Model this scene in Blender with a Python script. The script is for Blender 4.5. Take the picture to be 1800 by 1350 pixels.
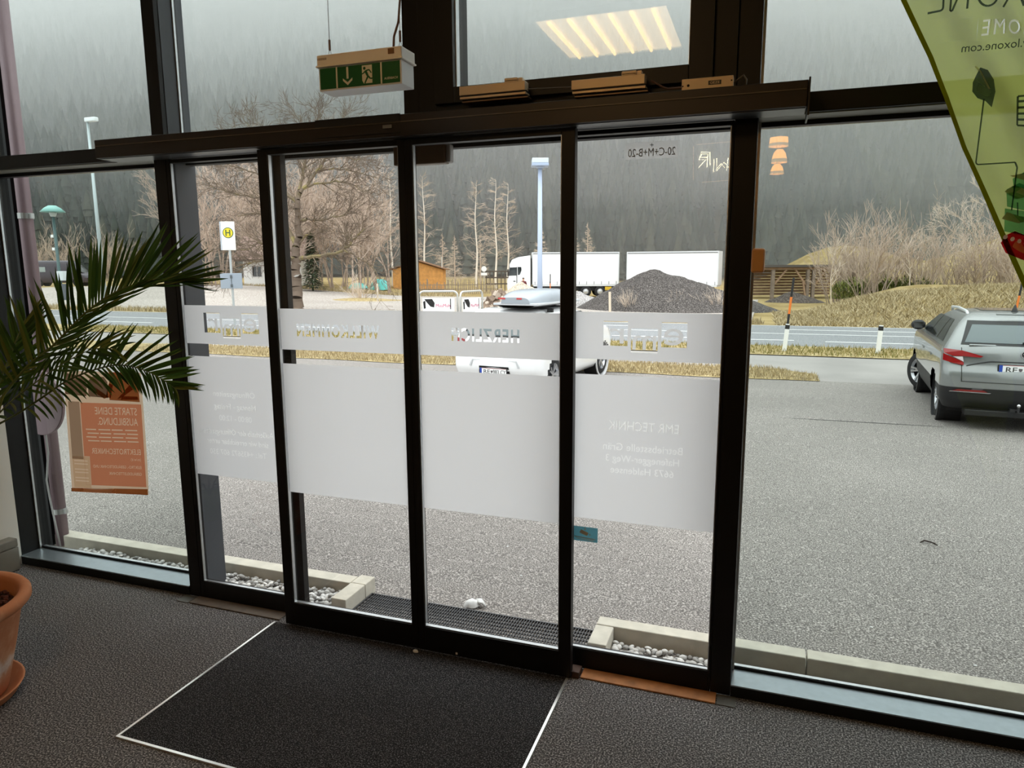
import bpy, bmesh, math, random
import numpy as np
from mathutils import Matrix, Vector, Euler, noise

for o in list(bpy.data.objects): bpy.data.objects.remove(o, do_unlink=True)
SC = bpy.context.scene
COL = SC.collection
PI = math.pi

# ------------------------------------------------------------------ camera
cam_data = bpy.data.cameras.new('camera')
cam = bpy.data.objects.new('camera', cam_data); COL.objects.link(cam)
cam_data.sensor_fit = 'HORIZONTAL'; cam_data.sensor_width = 36.0
cam_data.lens = 36.0 * 1245.0 / 1800.0
cam_data.clip_start = 0.05; cam_data.clip_end = 3000
cam.matrix_world = Matrix(((0.94260239, -0.04999163, 0.33015387, 0.0),
                           (0.33387547, 0.15674536, -0.92949344, 0.0),
                           (-0.0052832, 0.98637302, 0.16443953, 1.84),
                           (0, 0, 0, 1)))
SC.camera = cam

# ------------------------------------------------------------------ world: overcast sky, brighter towards the zenith
W = bpy.data.worlds.new('overcast_sky'); SC.world = W
W.use_nodes = True
nt = W.node_tree; nt.nodes.clear()
def nd(nt, t, **kw):
    n = nt.nodes.new(t)
    for k, v in kw.items(): setattr(n, k, v)
    return n
wo = nd(nt, 'ShaderNodeOutputWorld'); bg = nd(nt, 'ShaderNodeBackground'); tc = nd(nt, 'ShaderNodeTexCoord')
sx = nd(nt, 'ShaderNodeSeparateXYZ'); mr = nd(nt, 'ShaderNodeMapRange')
mr.inputs['From Min'].default_value = 0; mr.inputs['From Max'].default_value = 1
mr.inputs['To Min'].default_value = 1.25; mr.inputs['To Max'].default_value = 4.2
nt.links.new(tc.outputs['Generated'], sx.inputs[0]); nt.links.new(sx.outputs['Z'], mr.inputs['Value'])
bg.inputs['Color'].default_value = (0.95, 0.99, 1.0, 1)
nt.links.new(mr.outputs[0], bg.inputs['Strength']); nt.links.new(bg.outputs[0], wo.inputs['Surface'])

SC.view_settings.view_transform = 'Standard'
SC.view_settings.look = 'None'
SC.view_settings.exposure = 0.0
SC.view_settings.gamma = 1.0
SC.view_settings.use_curve_mapping = False
SC.cycles.max_bounces = 8
SC.cycles.transparent_max_bounces = 24
SC.cycles.volume_bounces = 3

# ------------------------------------------------------------------ materials
def lin(c):
    return tuple(((x/255.0)/12.92 if x/255.0 <= 0.04045 else ((x/255.0+0.055)/1.055)**2.4) for x in c)
MATS = {}
def mat(name, rgb, rough=0.6, metal=0.0, var=0.0, scale=8.0, bump=0.0, bscale=60.0, spec=0.5, detail=4.0, emit=None, estr=0.0, tone=None, coat=0.0, dist=0.02):
    """principled material; var = brightness variation of a noise texture, tone = (rgb2) second colour mixed by that noise"""
    if name in MATS: return MATS[name]
    m = bpy.data.materials.new(name); m.use_nodes = True
    t = m.node_tree; b = t.nodes['Principled BSDF']
    c = lin(rgb)
    b.inputs['Base Color'].default_value = (*c, 1)
    b.inputs['Roughness'].default_value = rough
    b.inputs['Metallic'].default_value = metal
    b.inputs['Specular IOR Level'].default_value = spec
    if coat: b.inputs['Coat Weight'].default_value = coat
    if emit is not None:
        b.inputs['Emission Color'].default_value = (*lin(emit), 1); b.inputs['Emission Strength'].default_value = estr
    if var or tone or bump:
        co = nd(t, 'ShaderNodeTexCoord')
    if var or tone:
        n = nd(t, 'ShaderNodeTexNoise'); n.inputs['Scale'].default_value = scale; n.inputs['Detail'].default_value = detail
        t.links.new(co.outputs['Object'], n.inputs['Vector'])
        r = nd(t, 'ShaderNodeValToRGB')
        r.color_ramp.elements[0].position = 0.3; r.color_ramp.elements[1].position = 0.7
        c2 = lin(tone) if tone else tuple(min(1, x*(1+var)) for x in c)
        c1 = c if tone else tuple(x*(1-var) for x in c)
        r.color_ramp.elements[0].color = (*c1, 1); r.color_ramp.elements[1].color = (*c2, 1)
        t.links.new(n.outputs['Fac'], r.inputs[0]); t.links.new(r.outputs[0], b.inputs['Base Color'])
    if bump:
        n2 = nd(t, 'ShaderNodeTexNoise'); n2.inputs['Scale'].default_value = bscale; n2.inputs['Detail'].default_value = 3
        t.links.new(co.outputs['Object'], n2.inputs['Vector'])
        bp = nd(t, 'ShaderNodeBump'); bp.inputs['Strength'].default_value = bump; bp.inputs['Distance'].default_value = dist
        t.links.new(n2.outputs['Fac'], bp.inputs['Height']); t.links.new(bp.outputs[0], b.inputs['Normal'])
    MATS[name] = m
    return m

def speckle(name, base, light, dark, cell=300.0, rough=0.9, patch=(0.85, 1.15), pscale=0.6, lightcut=0.72, grain=900.0):
    """granular surface (asphalt, carpet): fine noise between dark/base/light plus large soft patches"""
    m = bpy.data.materials.new(name); m.use_nodes = True
    t = m.node_tree; b = t.nodes['Principled BSDF']; b.inputs['Roughness'].default_value = rough
    b.inputs['Specular IOR Level'].default_value = 0.25
    co = nd(t, 'ShaderNodeTexCoord')
    n = nd(t, 'ShaderNodeTexNoise'); n.inputs['Scale'].default_value = cell; n.inputs['Detail'].default_value = 2
    t.links.new(co.outputs['Object'], n.inputs['Vector'])
    r = nd(t, 'ShaderNodeValToRGB')
    e = r.color_ramp.elements
    e[0].position = 0.30; e[0].color = (*lin(dark), 1)
    e[1].position = 0.50; e[1].color = (*lin(base), 1)
    k = e.new(lightcut); k.color = (*lin(light), 1)
    t.links.new(n.outputs['Fac'], r.inputs[0])
    p = nd(t, 'ShaderNodeTexNoise'); p.inputs['Scale'].default_value = pscale; p.inputs['Detail'].default_value = 4
    t.links.new(co.outputs['Object'], p.inputs['Vector'])
    mp = nd(t, 'ShaderNodeMapRange'); mp.inputs['From Min'].default_value = 0.3; mp.inputs['From Max'].default_value = 0.7
    mp.inputs['To Min'].default_value = patch[0]; mp.inputs['To Max'].default_value = patch[1]
    t.links.new(p.outputs['Fac'], mp.inputs['Value'])
    mx = nd(t, 'ShaderNodeVectorMath', operation='SCALE')
    t.links.new(r.outputs[0], mx.inputs[0]); t.links.new(mp.outputs[0], mx.inputs['Scale'])
    t.links.new(mx.outputs[0], b.inputs['Base Color'])
    bp = nd(t, 'ShaderNodeBump'); bp.inputs['Strength'].default_value = 0.35; bp.inputs['Distance'].default_value = 0.004
    t.links.new(n.outputs['Fac'], bp.inputs['Height']); t.links.new(bp.outputs[0], b.inputs['Normal'])
    MATS[name] = m
    return m

def glass_mat(name, tint, refl=0.045):
    m = bpy.data.materials.new(name); m.use_nodes = True
    t = m.node_tree; t.nodes.clear()
    out = nd(t, 'ShaderNodeOutputMaterial'); tr = nd(t, 'ShaderNodeBsdfTransparent'); gl = nd(t, 'ShaderNodeBsdfGlossy')
    tr.inputs['Color'].default_value = (*tint, 1); gl.inputs['Roughness'].default_value = 0.0
    lw = nd(t, 'ShaderNodeLayerWeight'); lw.inputs['Blend'].default_value = 0.5
    pw = nd(t, 'ShaderNodeMath', operation='POWER'); pw.inputs[1].default_value = 5.0
    ad = nd(t, 'ShaderNodeMath', operation='MULTIPLY_ADD'); ad.inputs[1].default_value = 0.8; ad.inputs[2].default_value = refl
    mx = nd(t, 'ShaderNodeMixShader')
    t.links.new(lw.outputs['Facing'], pw.inputs[0]); t.links.new(pw.outputs[0], ad.inputs[0]); t.links.new(ad.outputs[0], mx.inputs[0])
    t.links.new(tr.outputs[0], mx.inputs[1]); t.links.new(gl.outputs[0], mx.inputs[2]); t.links.new(mx.outputs[0], out.inputs['Surface'])
    MATS[name] = m
    return m

def cloth_mat(name, rgb, trans=0.5, clear=0.0, var=0.0, scale=3.0):
    """thin sheet that lets light through diffusely (film, paper, flag)"""
    m = bpy.data.materials.new(name); m.use_nodes = True
    t = m.node_tree; t.nodes.clear()
    out = nd(t, 'ShaderNodeOutputMaterial'); df = nd(t, 'ShaderNodeBsdfDiffuse'); tl = nd(t, 'ShaderNodeBsdfTranslucent')
    mx = nd(t, 'ShaderNodeMixShader'); mx.inputs[0].default_value = trans
    c = (*lin(rgb), 1); df.inputs['Color'].default_value = c; tl.inputs['Color'].default_value = c
    t.links.new(df.outputs[0], mx.inputs[1]); t.links.new(tl.outputs[0], mx.inputs[2])
    last = mx
    if var:
        co = nd(t, 'ShaderNodeTexCoord'); n = nd(t, 'ShaderNodeTexNoise'); n.inputs['Scale'].default_value = scale
        t.links.new(co.outputs['Object'], n.inputs['Vector'])
        r = nd(t, 'ShaderNodeValToRGB'); r.color_ramp.elements[0].position = .3; r.color_ramp.elements[1].position = .7
        r.color_ramp.elements[0].color = (*[x*(1-var) for x in c[:3]], 1); r.color_ramp.elements[1].color = (*[min(1, x*(1+var)) for x in c[:3]], 1)
        t.links.new(n.outputs['Fac'], r.inputs[0]); t.links.new(r.outputs[0], df.inputs['Color']); t.links.new(r.outputs[0], tl.inputs['Color'])
    if clear:
        tp = nd(t, 'ShaderNodeBsdfTransparent'); m2 = nd(t, 'ShaderNodeMixShader'); m2.inputs[0].default_value = clear
        t.links.new(mx.outputs[0], m2.inputs[1]); t.links.new(tp.outputs[0], m2.inputs[2]); last = m2
    t.links.new(last.outputs[0], out.inputs['Surface'])
    MATS[name] = m
    return m

def emis(name, rgb, s):
    m = bpy.data.materials.new(name); m.use_nodes = True
    t = m.node_tree; t.nodes.clear()
    out = nd(t, 'ShaderNodeOutputMaterial'); e = nd(t, 'ShaderNodeEmission')
    e.inputs['Color'].default_value = (*lin(rgb), 1); e.inputs['Strength'].default_value = s
    t.links.new(e.outputs[0], out.inputs['Surface']); MATS[name] = m
    return m

def ramp_attr(name, stops, rough=0.9, attr='tone'):
    """colour chosen by a per-vertex value stored on the mesh (species / individual colour)"""
    m = bpy.data.materials.new(name); m.use_nodes = True
    t = m.node_tree; b = t.nodes['Principled BSDF']; b.inputs['Roughness'].default_value = rough
    b.inputs['Specular IOR Level'].default_value = 0.15
    a = nd(t, 'ShaderNodeAttribute', attribute_name=attr); r = nd(t, 'ShaderNodeValToRGB')
    e = r.color_ramp.elements
    while len(e) < len(stops): e.new(0.5)
    for k, (p, c) in enumerate(stops): e[k].position = p; e[k].color = (*lin(c), 1)
    t.links.new(a.outputs['Fac'], r.inputs[0]); t.links.new(r.outputs[0], b.inputs['Base Color'])
    MATS[name] = m
    return m

# ------------------------------------------------------------------ mesh builder
class MB:
    def __init__(s): s.v = []; s.f = []; s.m = []; s.mi = 0; s.t = []; s.tone = None
    def add(s, verts, faces):
        o = len(s.v); s.v += [tuple(p) for p in verts]
        s.f += [tuple(i+o for i in f) for f in faces]; s.m += [s.mi]*len(faces)
        if s.tone is not None: s.t += [s.tone]*len(verts)
        return s
    def box(s, x0, x1, y0, y1, z0, z1):
        return s.add([(x0,y0,z0),(x1,y0,z0),(x1,y1,z0),(x0,y1,z0),(x0,y0,z1),(x1,y0,z1),(x1,y1,z1),(x0,y1,z1)],
              [(0,3,2,1),(4,5,6,7),(0,1,5,4),(1,2,6,5),(2,3,7,6),(3,0,4,7)])
    def bar(s, a, b, w, h, up=(0,0,1)):
        """rectangular bar from a to b"""
        a = Vector(a); b = Vector(b); d = (b-a).normalized(); u = Vector(up)
        if abs(d.dot(u)) > .98: u = Vector((0,1,0))
        r = d.cross(u).normalized(); u = r.cross(d).normalized()
        vs = []
        for p in (a, b):
            for i, j in ((-1,-1),(1,-1),(1,1),(-1,1)): vs.append(p + r*(i*w/2) + u*(j*h/2))
        return s.add(vs, [(0,1,2,3),(7,6,5,4),(0,4,5,1),(1,5,6,2),(2,6,7,3),(3,7,4,0)])
    def tube(s, pts, rad, n=6, caps=True):
        pts = [Vector(p) for p in pts]
        if not isinstance(rad, (list, tuple)): rad = [rad]*len(pts)
        vs = []; fs = []
        prev = None
        for i, p in enumerate(pts):
            d = (pts[min(i+1,len(pts)-1)] - pts[max(i-1,0)])
            d = d.normalized() if d.length > 1e-9 else Vector((0,0,1))
            u = prev if prev is not None else (Vector((0,0,1)) if abs(d.z) < .9 else Vector((1,0,0)))
            r = d.cross(u)
            if r.length < 1e-6: r = d.cross(Vector((0,1,0)))
            r.normalize(); u = r.cross(d).normalized(); prev = u
            for k in range(n):
                a = 2*PI*k/n
                vs.append(p + (r*math.cos(a) + u*math.sin(a))*rad[i])
        for i in range(len(pts)-1):
            for k in range(n):
                k2 = (k+1) % n
                fs.append((i*n+k, i*n+k2, (i+1)*n+k2, (i+1)*n+k))
        if caps:
            fs.append(tuple(range(n-1,-1,-1))); fs.append(tuple((len(pts)-1)*n+k for k in range(n)))
        return s.add(vs, fs)
    def lathe(s, prof, n=24, c=(0,0,0), axis='z', arc=None):
        """prof: list of (r, h)"""
        vs = []; fs = []
        for r, h in prof:
            for k in range(n):
                a = 2*PI*k/n
                p = (r*math.cos(a), r*math.sin(a), h)
                if axis == 'x': p = (h, p[0], p[1])
                elif axis == 'y': p = (p[0], h, p[1])
                vs.append((p[0]+c[0], p[1]+c[1], p[2]+c[2]))
        for i in range(len(prof)-1):
            for k in range(n):
                k2 = (k+1) % n
                fs.append((i*n+k, i*n+k2, (i+1)*n+k2, (i+1)*n+k))
        return s.add(vs, fs)
    def poly(s, pts, off):
        """flat polygon pts (3-D, in order) thickened by vector off"""
        n = len(pts); off = Vector(off)
        vs = [Vector(p) for p in pts] + [Vector(p)+off for p in pts]
        fs = [tuple(range(n)), tuple(range(2*n-1, n-1, -1))] + [(i, n+i, n+(i+1) % n, (i+1) % n) for i in range(n)]
        return s.add(vs, fs)
    def grid(s, rows):
        """rows: list of equal-length point lists"""
        m = len(rows[0]); vs = [p for r in rows for p in r]
        fs = [(i*m+j, i*m+j+1, (i+1)*m+j+1, (i+1)*m+j) for i in range(len(rows)-1) for j in range(m-1)]
        return s.add(vs, fs)
    def ball(s, c, r, n=10, m=6, sq=(1,1,1)):
        vs = []; fs = []
        for i in range(m+1):
            th = PI*i/m
            for k in range(n):
                a = 2*PI*k/n
                vs.append((c[0]+r*sq[0]*math.sin(th)*math.cos(a), c[1]+r*sq[1]*math.sin(th)*math.sin(a), c[2]+r*sq[2]*math.cos(th)))
        for i in range(m):
            for k in range(n):
                k2 = (k+1) % n
                fs.append((i*n+k, (i+1)*n+k, (i+1)*n+k2, i*n+k2))
        return s.add(vs, fs)
    def mesh(s, name, mats, smooth=False):
        me = bpy.data.meshes.new(name)
        me.from_pydata([tuple(p) for p in s.v], [], s.f)
        if not isinstance(mats, (list, tuple)): mats = [mats]
        for m in mats: me.materials.append(m)
        if len(mats) > 1: me.polygons.foreach_set('material_index', s.m)
        if s.t:
            a = me.attributes.new('tone', 'FLOAT', 'POINT'); a.data.foreach_set('value', s.t)
        if smooth: me.polygons.foreach_set('use_smooth', [True]*len(s.f))
        me.update()
        return me
    def build(s, name, mats, parent=None, smooth=False, bevel=0.0, recalc=False):
        me = s.mesh(name, mats, smooth)
        if recalc:
            bm = bmesh.new(); bm.from_mesh(me); bmesh.ops.recalc_face_normals(bm, faces=bm.faces); bm.to_mesh(me); bm.free()
        o = bpy.data.objects.new(name, me); COL.objects.link(o)
        if parent: o.parent = parent
        if bevel:
            b = o.modifiers.new('bevel', 'BEVEL'); b.width = bevel; b.segments = 2; b.limit_method = 'ANGLE'
        return o

def np_mesh(name, v, faces, mats, parent=None, tone=None, smooth=False):
    """fast mesh from numpy arrays: v (n,3), faces (m,k) all the same length"""
    me = bpy.data.meshes.new(name)
    n, k = faces.shape
    me.vertices.add(len(v)); me.vertices.foreach_set('co', np.ascontiguousarray(v, dtype=np.float32).ravel())
    me.loops.add(n*k); me.loops.foreach_set('vertex_index', np.ascontiguousarray(faces, dtype=np.int32).ravel())
    me.polygons.add(n); me.polygons.foreach_set('loop_start', np.arange(0, n*k, k, dtype=np.int32))
    if smooth: me.polygons.foreach_set('use_smooth', np.ones(n, dtype=bool))
    me.materials.append(mats)
    if tone is not None:
        a = me.attributes.new('tone', 'FLOAT', 'POINT'); a.data.foreach_set('value', np.asarray(tone, dtype=np.float32))
    me.update(calc_edges=True); me.validate()
    o = bpy.data.objects.new(name, me); COL.objects.link(o)
    if parent: o.parent = parent
    return o

def tag(o, label=None, cat=None, group=None, kind=None):
    if label: o['label'] = label
    if cat: o['category'] = cat
    if group: o['group'] = group
    if kind: o['kind'] = kind
    return o
def thing(name, label, cat, loc=(0,0,0), rz=0.0, group=None):
    o = bpy.data.objects.new(name, None); o.empty_display_size = 0.1; COL.objects.link(o)
    o.location = loc; o.rotation_euler = (0,0,rz)
    return tag(o, label, cat, group)
def struct(name, label=None):
    o = bpy.data.objects.new(name, None); o.empty_display_size = 0.1; COL.objects.link(o)
    return tag(o, label, None, None, 'structure')
def children(o): return [c for c in bpy.data.objects if c.parent == o]
def dup(o, parent=None, kids=None):
    c = o.copy(); COL.objects.link(c)
    if parent: c.parent = parent
    for ch in children(o): dup(ch, c)
    return c
def sm(t):
    t = min(1, max(0, t)); return t*t*(3-2*t)
def ground_z(x, y):
    base = float(np.interp(y, [2.95,4,9,20,60,200], [-.06,-.09,-.34,-.5,-1.0,-1.2]))
    return base + 1.0*sm((-x-30)/25)*sm((y-28)/22)
def text_mesh(body, size, bold=0.0, align='CENTER', extrude=0.0, space=1.0):
    cu = bpy.data.curves.new('lettering', 'FONT'); cu.body = body; cu.size = size; cu.align_x = align
    cu.offset = bold; cu.extrude = extrude; cu.resolution_u = 3; cu.space_character = space
    o = bpy.data.objects.new('lettering', cu); COL.objects.link(o)
    dg = bpy.context.evaluated_depsgraph_get()
    me = bpy.data.meshes.new_from_object(o.evaluated_get(dg))
    bpy.data.objects.remove(o, do_unlink=True); bpy.data.curves.remove(cu)
    return me
# orientation of lettering that is read from outdoors (mirrored from in here) and from indoors
OUT = Matrix(((-1,0,0,0),(0,0,1,0),(0,1,0,0),(0,0,0,1)))
INN = Matrix(((1,0,0,0),(0,0,-1,0),(0,1,0,0),(0,0,0,1)))
def lettering(body, size, m, loc, ori, parent, bold=0.0, align='CENTER', width=None, name='lettering', extrude=0.0005):
    me = text_mesh(body, size, bold, align, extrude)
    co = np.empty(len(me.vertices)*3); me.vertices.foreach_get('co', co)
    w = co.reshape(-1,3)[:,0].max() - co.reshape(-1,3)[:,0].min()
    sx = (width/w) if width else 1.0
    me.materials.clear(); me.materials.append(m)
    o = bpy.data.objects.new(name, me); COL.objects.link(o)
    mw = Matrix.Translation(loc) @ ori @ Matrix.Diagonal((sx,1,1,1))
    me.transform(mw)
    if ori == OUT: pass
    o.parent = parent
    return o
# ------------------------------------------------------------------ shared materials
BLACK = mat('dark_bronze_frame', (14,12,12), rough=0.45, spec=0.3)
BLACK2 = mat('black_rubber', (14,14,15), rough=0.6, spec=0.3)
GREYF = mat('anthracite_powder_coat', (64,67,73), rough=0.5)
ALU = mat('brushed_aluminium', (205,208,210), rough=0.35, metal=0.9, var=0.06, scale=40)
SILL = mat('satin_metal_sill', (165,176,182), rough=0.30, metal=0.75, var=0.05, scale=30)
CLEAR = glass_mat('clear_glass', (0.97,0.975,0.97), 0.030)
TINT = glass_mat('tinted_glass', (0.84,0.87,0.855), 0.040)
WALLM = mat('white_plaster', (226,222,214), rough=0.9, bump=0.15, bscale=150, dist=0.002)
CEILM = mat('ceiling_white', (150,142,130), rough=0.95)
CARPET = speckle('speckled_carpet', (88,86,86), (196,192,190), (34,33,35), cell=150, patch=(0.85,1.12), pscale=1.2, lightcut=0.74)
MATM = speckle('entrance_mat_pile', (26,25,27), (120,118,120), (12,12,14), cell=190, patch=(0.85,1.15), pscale=1.5, lightcut=0.72)
ASPH = speckle('grey_asphalt', (120,115,111), (206,199,192), (82,78,75), cell=110, patch=(0.86,1.10), pscale=0.35, lightcut=0.73)
ROADM = speckle('road_asphalt', (128,130,132), (168,168,168), (104,106,108), cell=30, patch=(0.93,1.06), pscale=0.15)
GRAVELM = speckle('pale_gravel_lot', (166,158,150), (198,191,184), (130,121,113), cell=9, patch=(0.86,1.08), pscale=0.12)
DRYM = speckle('dry_meadow', (160,142,100), (186,170,130), (124,108,72), cell=6, patch=(0.82,1.12), pscale=0.08)
CONC = mat('cast_concrete', (196,190,176), rough=0.92, var=0.10, scale=14, bump=0.3, bscale=120, dist=0.003)
WHITEP = mat('white_paint', (236,236,234), rough=0.6)

YF = 2.95; YG = 3.10; ZT0 = 2.395; ZT1 = 2.466; ZC = 4.40
# ------------------------------------------------------------------ room shell
f = MB().box(-4.40,2.9,-9.0,2.95,-.08,0).build('floor', CARPET); tag(f, kind='structure')
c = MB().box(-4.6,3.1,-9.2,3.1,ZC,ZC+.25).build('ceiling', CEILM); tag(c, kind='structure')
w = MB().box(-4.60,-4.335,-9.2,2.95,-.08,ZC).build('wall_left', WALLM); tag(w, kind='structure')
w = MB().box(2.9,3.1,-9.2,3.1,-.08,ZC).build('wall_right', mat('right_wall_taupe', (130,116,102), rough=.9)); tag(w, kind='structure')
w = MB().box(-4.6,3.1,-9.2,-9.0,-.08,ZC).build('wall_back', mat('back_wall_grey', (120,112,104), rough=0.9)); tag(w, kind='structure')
# ------------------------------------------------------------------ curtain wall: mullions, transom
MUL = [(-4.46,-4.335),(-2.998,-2.92),(-1.549,-1.470),(-.140,-.056),(1.29,1.37),(2.80,2.9)]
n = 0
for i, (a, b) in enumerate(MUL):
    n += 1
    r = struct('trim_%d' % n)
    z0 = ZT1 if i == 2 else 0
    MB().box(a, b, YF, YG, z0, ZC).build('mullion', BLACK if i != 1 else [BLACK], r, bevel=.003)
    MB().box(a+.008, b-.008, YG+.001, YG+.05, z0, ZC).build('cover_cap', GREYF if i else BLACK2, r)
    for xx, s in ((a, -1), (b, 1)):
        if (i == 0 and s < 0) or (i == 5 and s > 0): continue
        MB().box(min(xx, xx+s*.010), max(xx, xx+s*.010), YG-.034, YG-.022, (ZT1+.004 if (z0 or (i, s) == (1, 1) or (i, s) == (3, -1)) else .06), ZC-.01).build('glazing_bead', ALU, r)
        if i in (1,):  # side faces of this mullion are grey powder coat
            MB().box(min(xx, xx+s*.003), max(xx, xx+s*.003), YF+.03, YG-.035, ZT1+.002 if s > 0 else .06, ZC-.01).build('side_cover', GREYF, r)
            if s > 0: MB().box(xx, xx+.003, YF+.045, YG+.048, .02, ZT0-.002).build('side_cover', GREYF, r)
def tr(x0, x1):
    global n
    n += 1
    r = struct('trim_%d' % n)
    MB().box(x0, x1, YF, YG, ZT0, ZT1).build('transom', BLACK, r, bevel=.003)
    MB().box(x0+.002, x1-.002, YF+.02, YG-.02, ZT0-.004, ZT0-.0005).build('lit_underside', mat('lit_underside_grey', (150,150,142), rough=0.5), r)  # pale strip: daylight on the dark transom's underside, painted in as colour
    MB().box(x0+.002, x1-.002, YG-.018, YG+.03, ZT0-.022, ZT0-.0005).build('glazing_bead', BLACK2, r)
    MB().box(x0, x1, YG+.001, YG+.05, ZT0+.01, ZT1-.005).build('cover_cap', GREYF, r)
tr(-4.335,-2.998); tr(-2.92,-.14); tr(-.056,1.29); tr(1.37,2.80)

def fixed_window(k, x0, x1, z0, z1, lower):
    r = struct('window_%d' % k)
    MB().box(x0+.004, x1-.004, YG-.018, YG-.008, z0+.004, z1-.004).build('pane', TINT, r)
    if lower:
        MB().box(x0+.001, x1-.001, YF-.004, YG+.04, .002, .050).build('plinth', BLACK2, r)
        MB().box(x0+.001, x1-.001, YF-.006, YG-.022, .0505, .0575).build('sill', SILL, r, bevel=.0015)
        MB().box(x0+.001, x1-.001, YG-.021, YG-.019, .0580, .0680).build('gasket', BLACK2, r)
        MB().box(x0+.001, x1-.001, YG-.007, YG+.012, .0505, .0660).build('glazing_bead', ALU, r)
    return r
fixed_window(1, -4.335, -2.998, .055, ZT0-.024, True)
fixed_window(2, -4.335, -2.998, ZT1, ZC, False)
fixed_window(3, -2.920, -1.549, ZT1, ZC, False)
fixed_window(5, -.056, 1.29, ZT1, ZC, False)
fixed_window(6, -.056, 1.29, .055, ZT0-.024, True)
fixed_window(9, 1.37, 2.80, ZT1, ZC, False)
fixed_window(10, 1.37, 2.80, .055, ZT0-.024, True)
# tilting window in the middle of the upper row: fixed frame + sash
r = struct('window_4')
def ring(x0, x1, z0, z1, wd, y0, y1, m, name, par, wb=None):
    wb = wb or wd
    b = MB(); b.box(x0, x0+wd, y0, y1, z0, z1); b.box(x1-wd, x1, y0, y1, z0, z1)
    b.box(x0+wd, x1-wd, y0, y1, z0, z0+wb); b.box(x0+wd, x1-wd, y0, y1, z1-wd, z1)
    return b.build(name, m, par, bevel=.002)
ring(-1.469, -.141, ZT1+.001, ZC-.002, .085, YF-.012, YG, BLACK, 'frame', r, wb=.06)
ring(-1.384, -.226, ZT1+.062, ZC-.09, .090, YF-.035, YG-.02, BLACK, 'sash', r, wb=.065)
MB().box(-1.290, -.320, YF+.03, YF+.038, ZT1+.13, ZC-.19).build('pane', TINT, r)
b = MB()
for xx in (-1.2935, -.3205): b.box(xx, xx+.004, YF-.004, YF+.029, ZT1+.128, ZC-.18)
b.build('glazing_bead', ALU, r)

# ------------------------------------------------------------------ terrain (far ground, mounds, mountain side)
def mound(x, y, cx, cy, rx, ry, h, rot=0.0, p=1.0):
    c, s = math.cos(rot), math.sin(rot)
    dx, dy = x-cx, y-cy
    u = (c*dx+s*dy)/rx; v = (-s*dx+c*dy)/ry
    d = math.sqrt(u*u+v*v)
    return h*sm(1-d)**p if d < 1 else 0.0
def terrain_z(x, y):
    z = ground_z(x, y)
    # grassy embankment beyond the road, on the right
    e = sm((x-0.0-(y-33)*.12)/6.5)*sm((y-31.8)/9.0)*(1-sm((y-47)/9))
    z += 1.55*e*(0.9+0.10*math.sin(x*.7+y*.3))
    # meadow knolls in front of the forest
    z += mound(x, y, 8.5, 100, 13, 16, 5.2) + mound(x, y, 40, 104, 34, 26, 9.0)
    # mountain side
    s_ = -.309*x+.951*y
    wob = 6*noise.noise((x*.012, y*.012, 0))
    if s_ > 132: z += (s_-132)*.50*sm((s_-132)/30+.15) + wob*sm((s_-150)/60)
    return z
def terrain():
    vs = []; fs = []
    us = list(np.linspace(-1.75, 0.78, 120))
    ys = list(np.linspace(24, 60, 46))+list(np.linspace(62, 130, 40))+list(np.linspace(134, 560, 60))
    for yy in ys:
        for u in us:
            x = u*yy*1.05-(6 if yy < 60 else 10)
            vs.append((x, yy, terrain_z(x, yy)-.05))
    m = len(us)
    fs = np.array([(i*m+j, i*m+j+1, (i+1)*m+j+1, (i+1)*m+j) for i in range(len(ys)-1) for j in range(m-1)])
    return np_mesh('ground', np.array(vs), fs, None, smooth=True)
MEADOW = bpy.data.materials.new('meadow_and_forest_floor'); MEADOW.use_nodes = True
def _meadow():
    t = MEADOW.node_tree; b = t.nodes['Principled BSDF']; b.inputs['Roughness'].default_value = 1; b.inputs['Specular IOR Level'].default_value = 0
    co = nd(t, 'ShaderNodeTexCoord'); n1 = nd(t, 'ShaderNodeTexNoise'); n1.inputs['Scale'].default_value = .6; n1.inputs['Detail'].default_value = 8
    t.links.new(co.outputs['Object'], n1.inputs['Vector'])
    r = nd(t, 'ShaderNodeValToRGB'); r.color_ramp.elements[0].position = .3; r.color_ramp.elements[1].position = .68
    r.color_ramp.elements[0].color = (*lin((132,114,78)), 1); r.color_ramp.elements[1].color = (*lin((166,148,108)), 1)
    t.links.new(n1.outputs['Fac'], r.inputs[0])
    a = nd(t, 'ShaderNodeAttribute', attribute_name='forest'); mx = nd(t, 'ShaderNodeMixRGB')
    mx.inputs[2].default_value = (*lin((58,56,44)), 1)
    t.links.new(a.outputs['Fac'], mx.inputs[0]); t.links.new(r.outputs[0], mx.inputs[1]); t.links.new(mx.outputs[0], b.inputs['Base Color'])
_meadow()
G = terrain(); G.data.materials.clear(); G.data.materials.append(MEADOW); tag(G, kind='structure')
co = np.empty(len(G.data.vertices)*3); G.data.vertices.foreach_get('co', co); co = co.reshape(-1,3)
a = G.data.attributes.new('forest', 'FLOAT', 'POINT')
a.data.foreach_set('value', np.clip((-.309*co[:,0]+.951*co[:,1]-128)/10, 0, 1).astype(np.float32))

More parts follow.
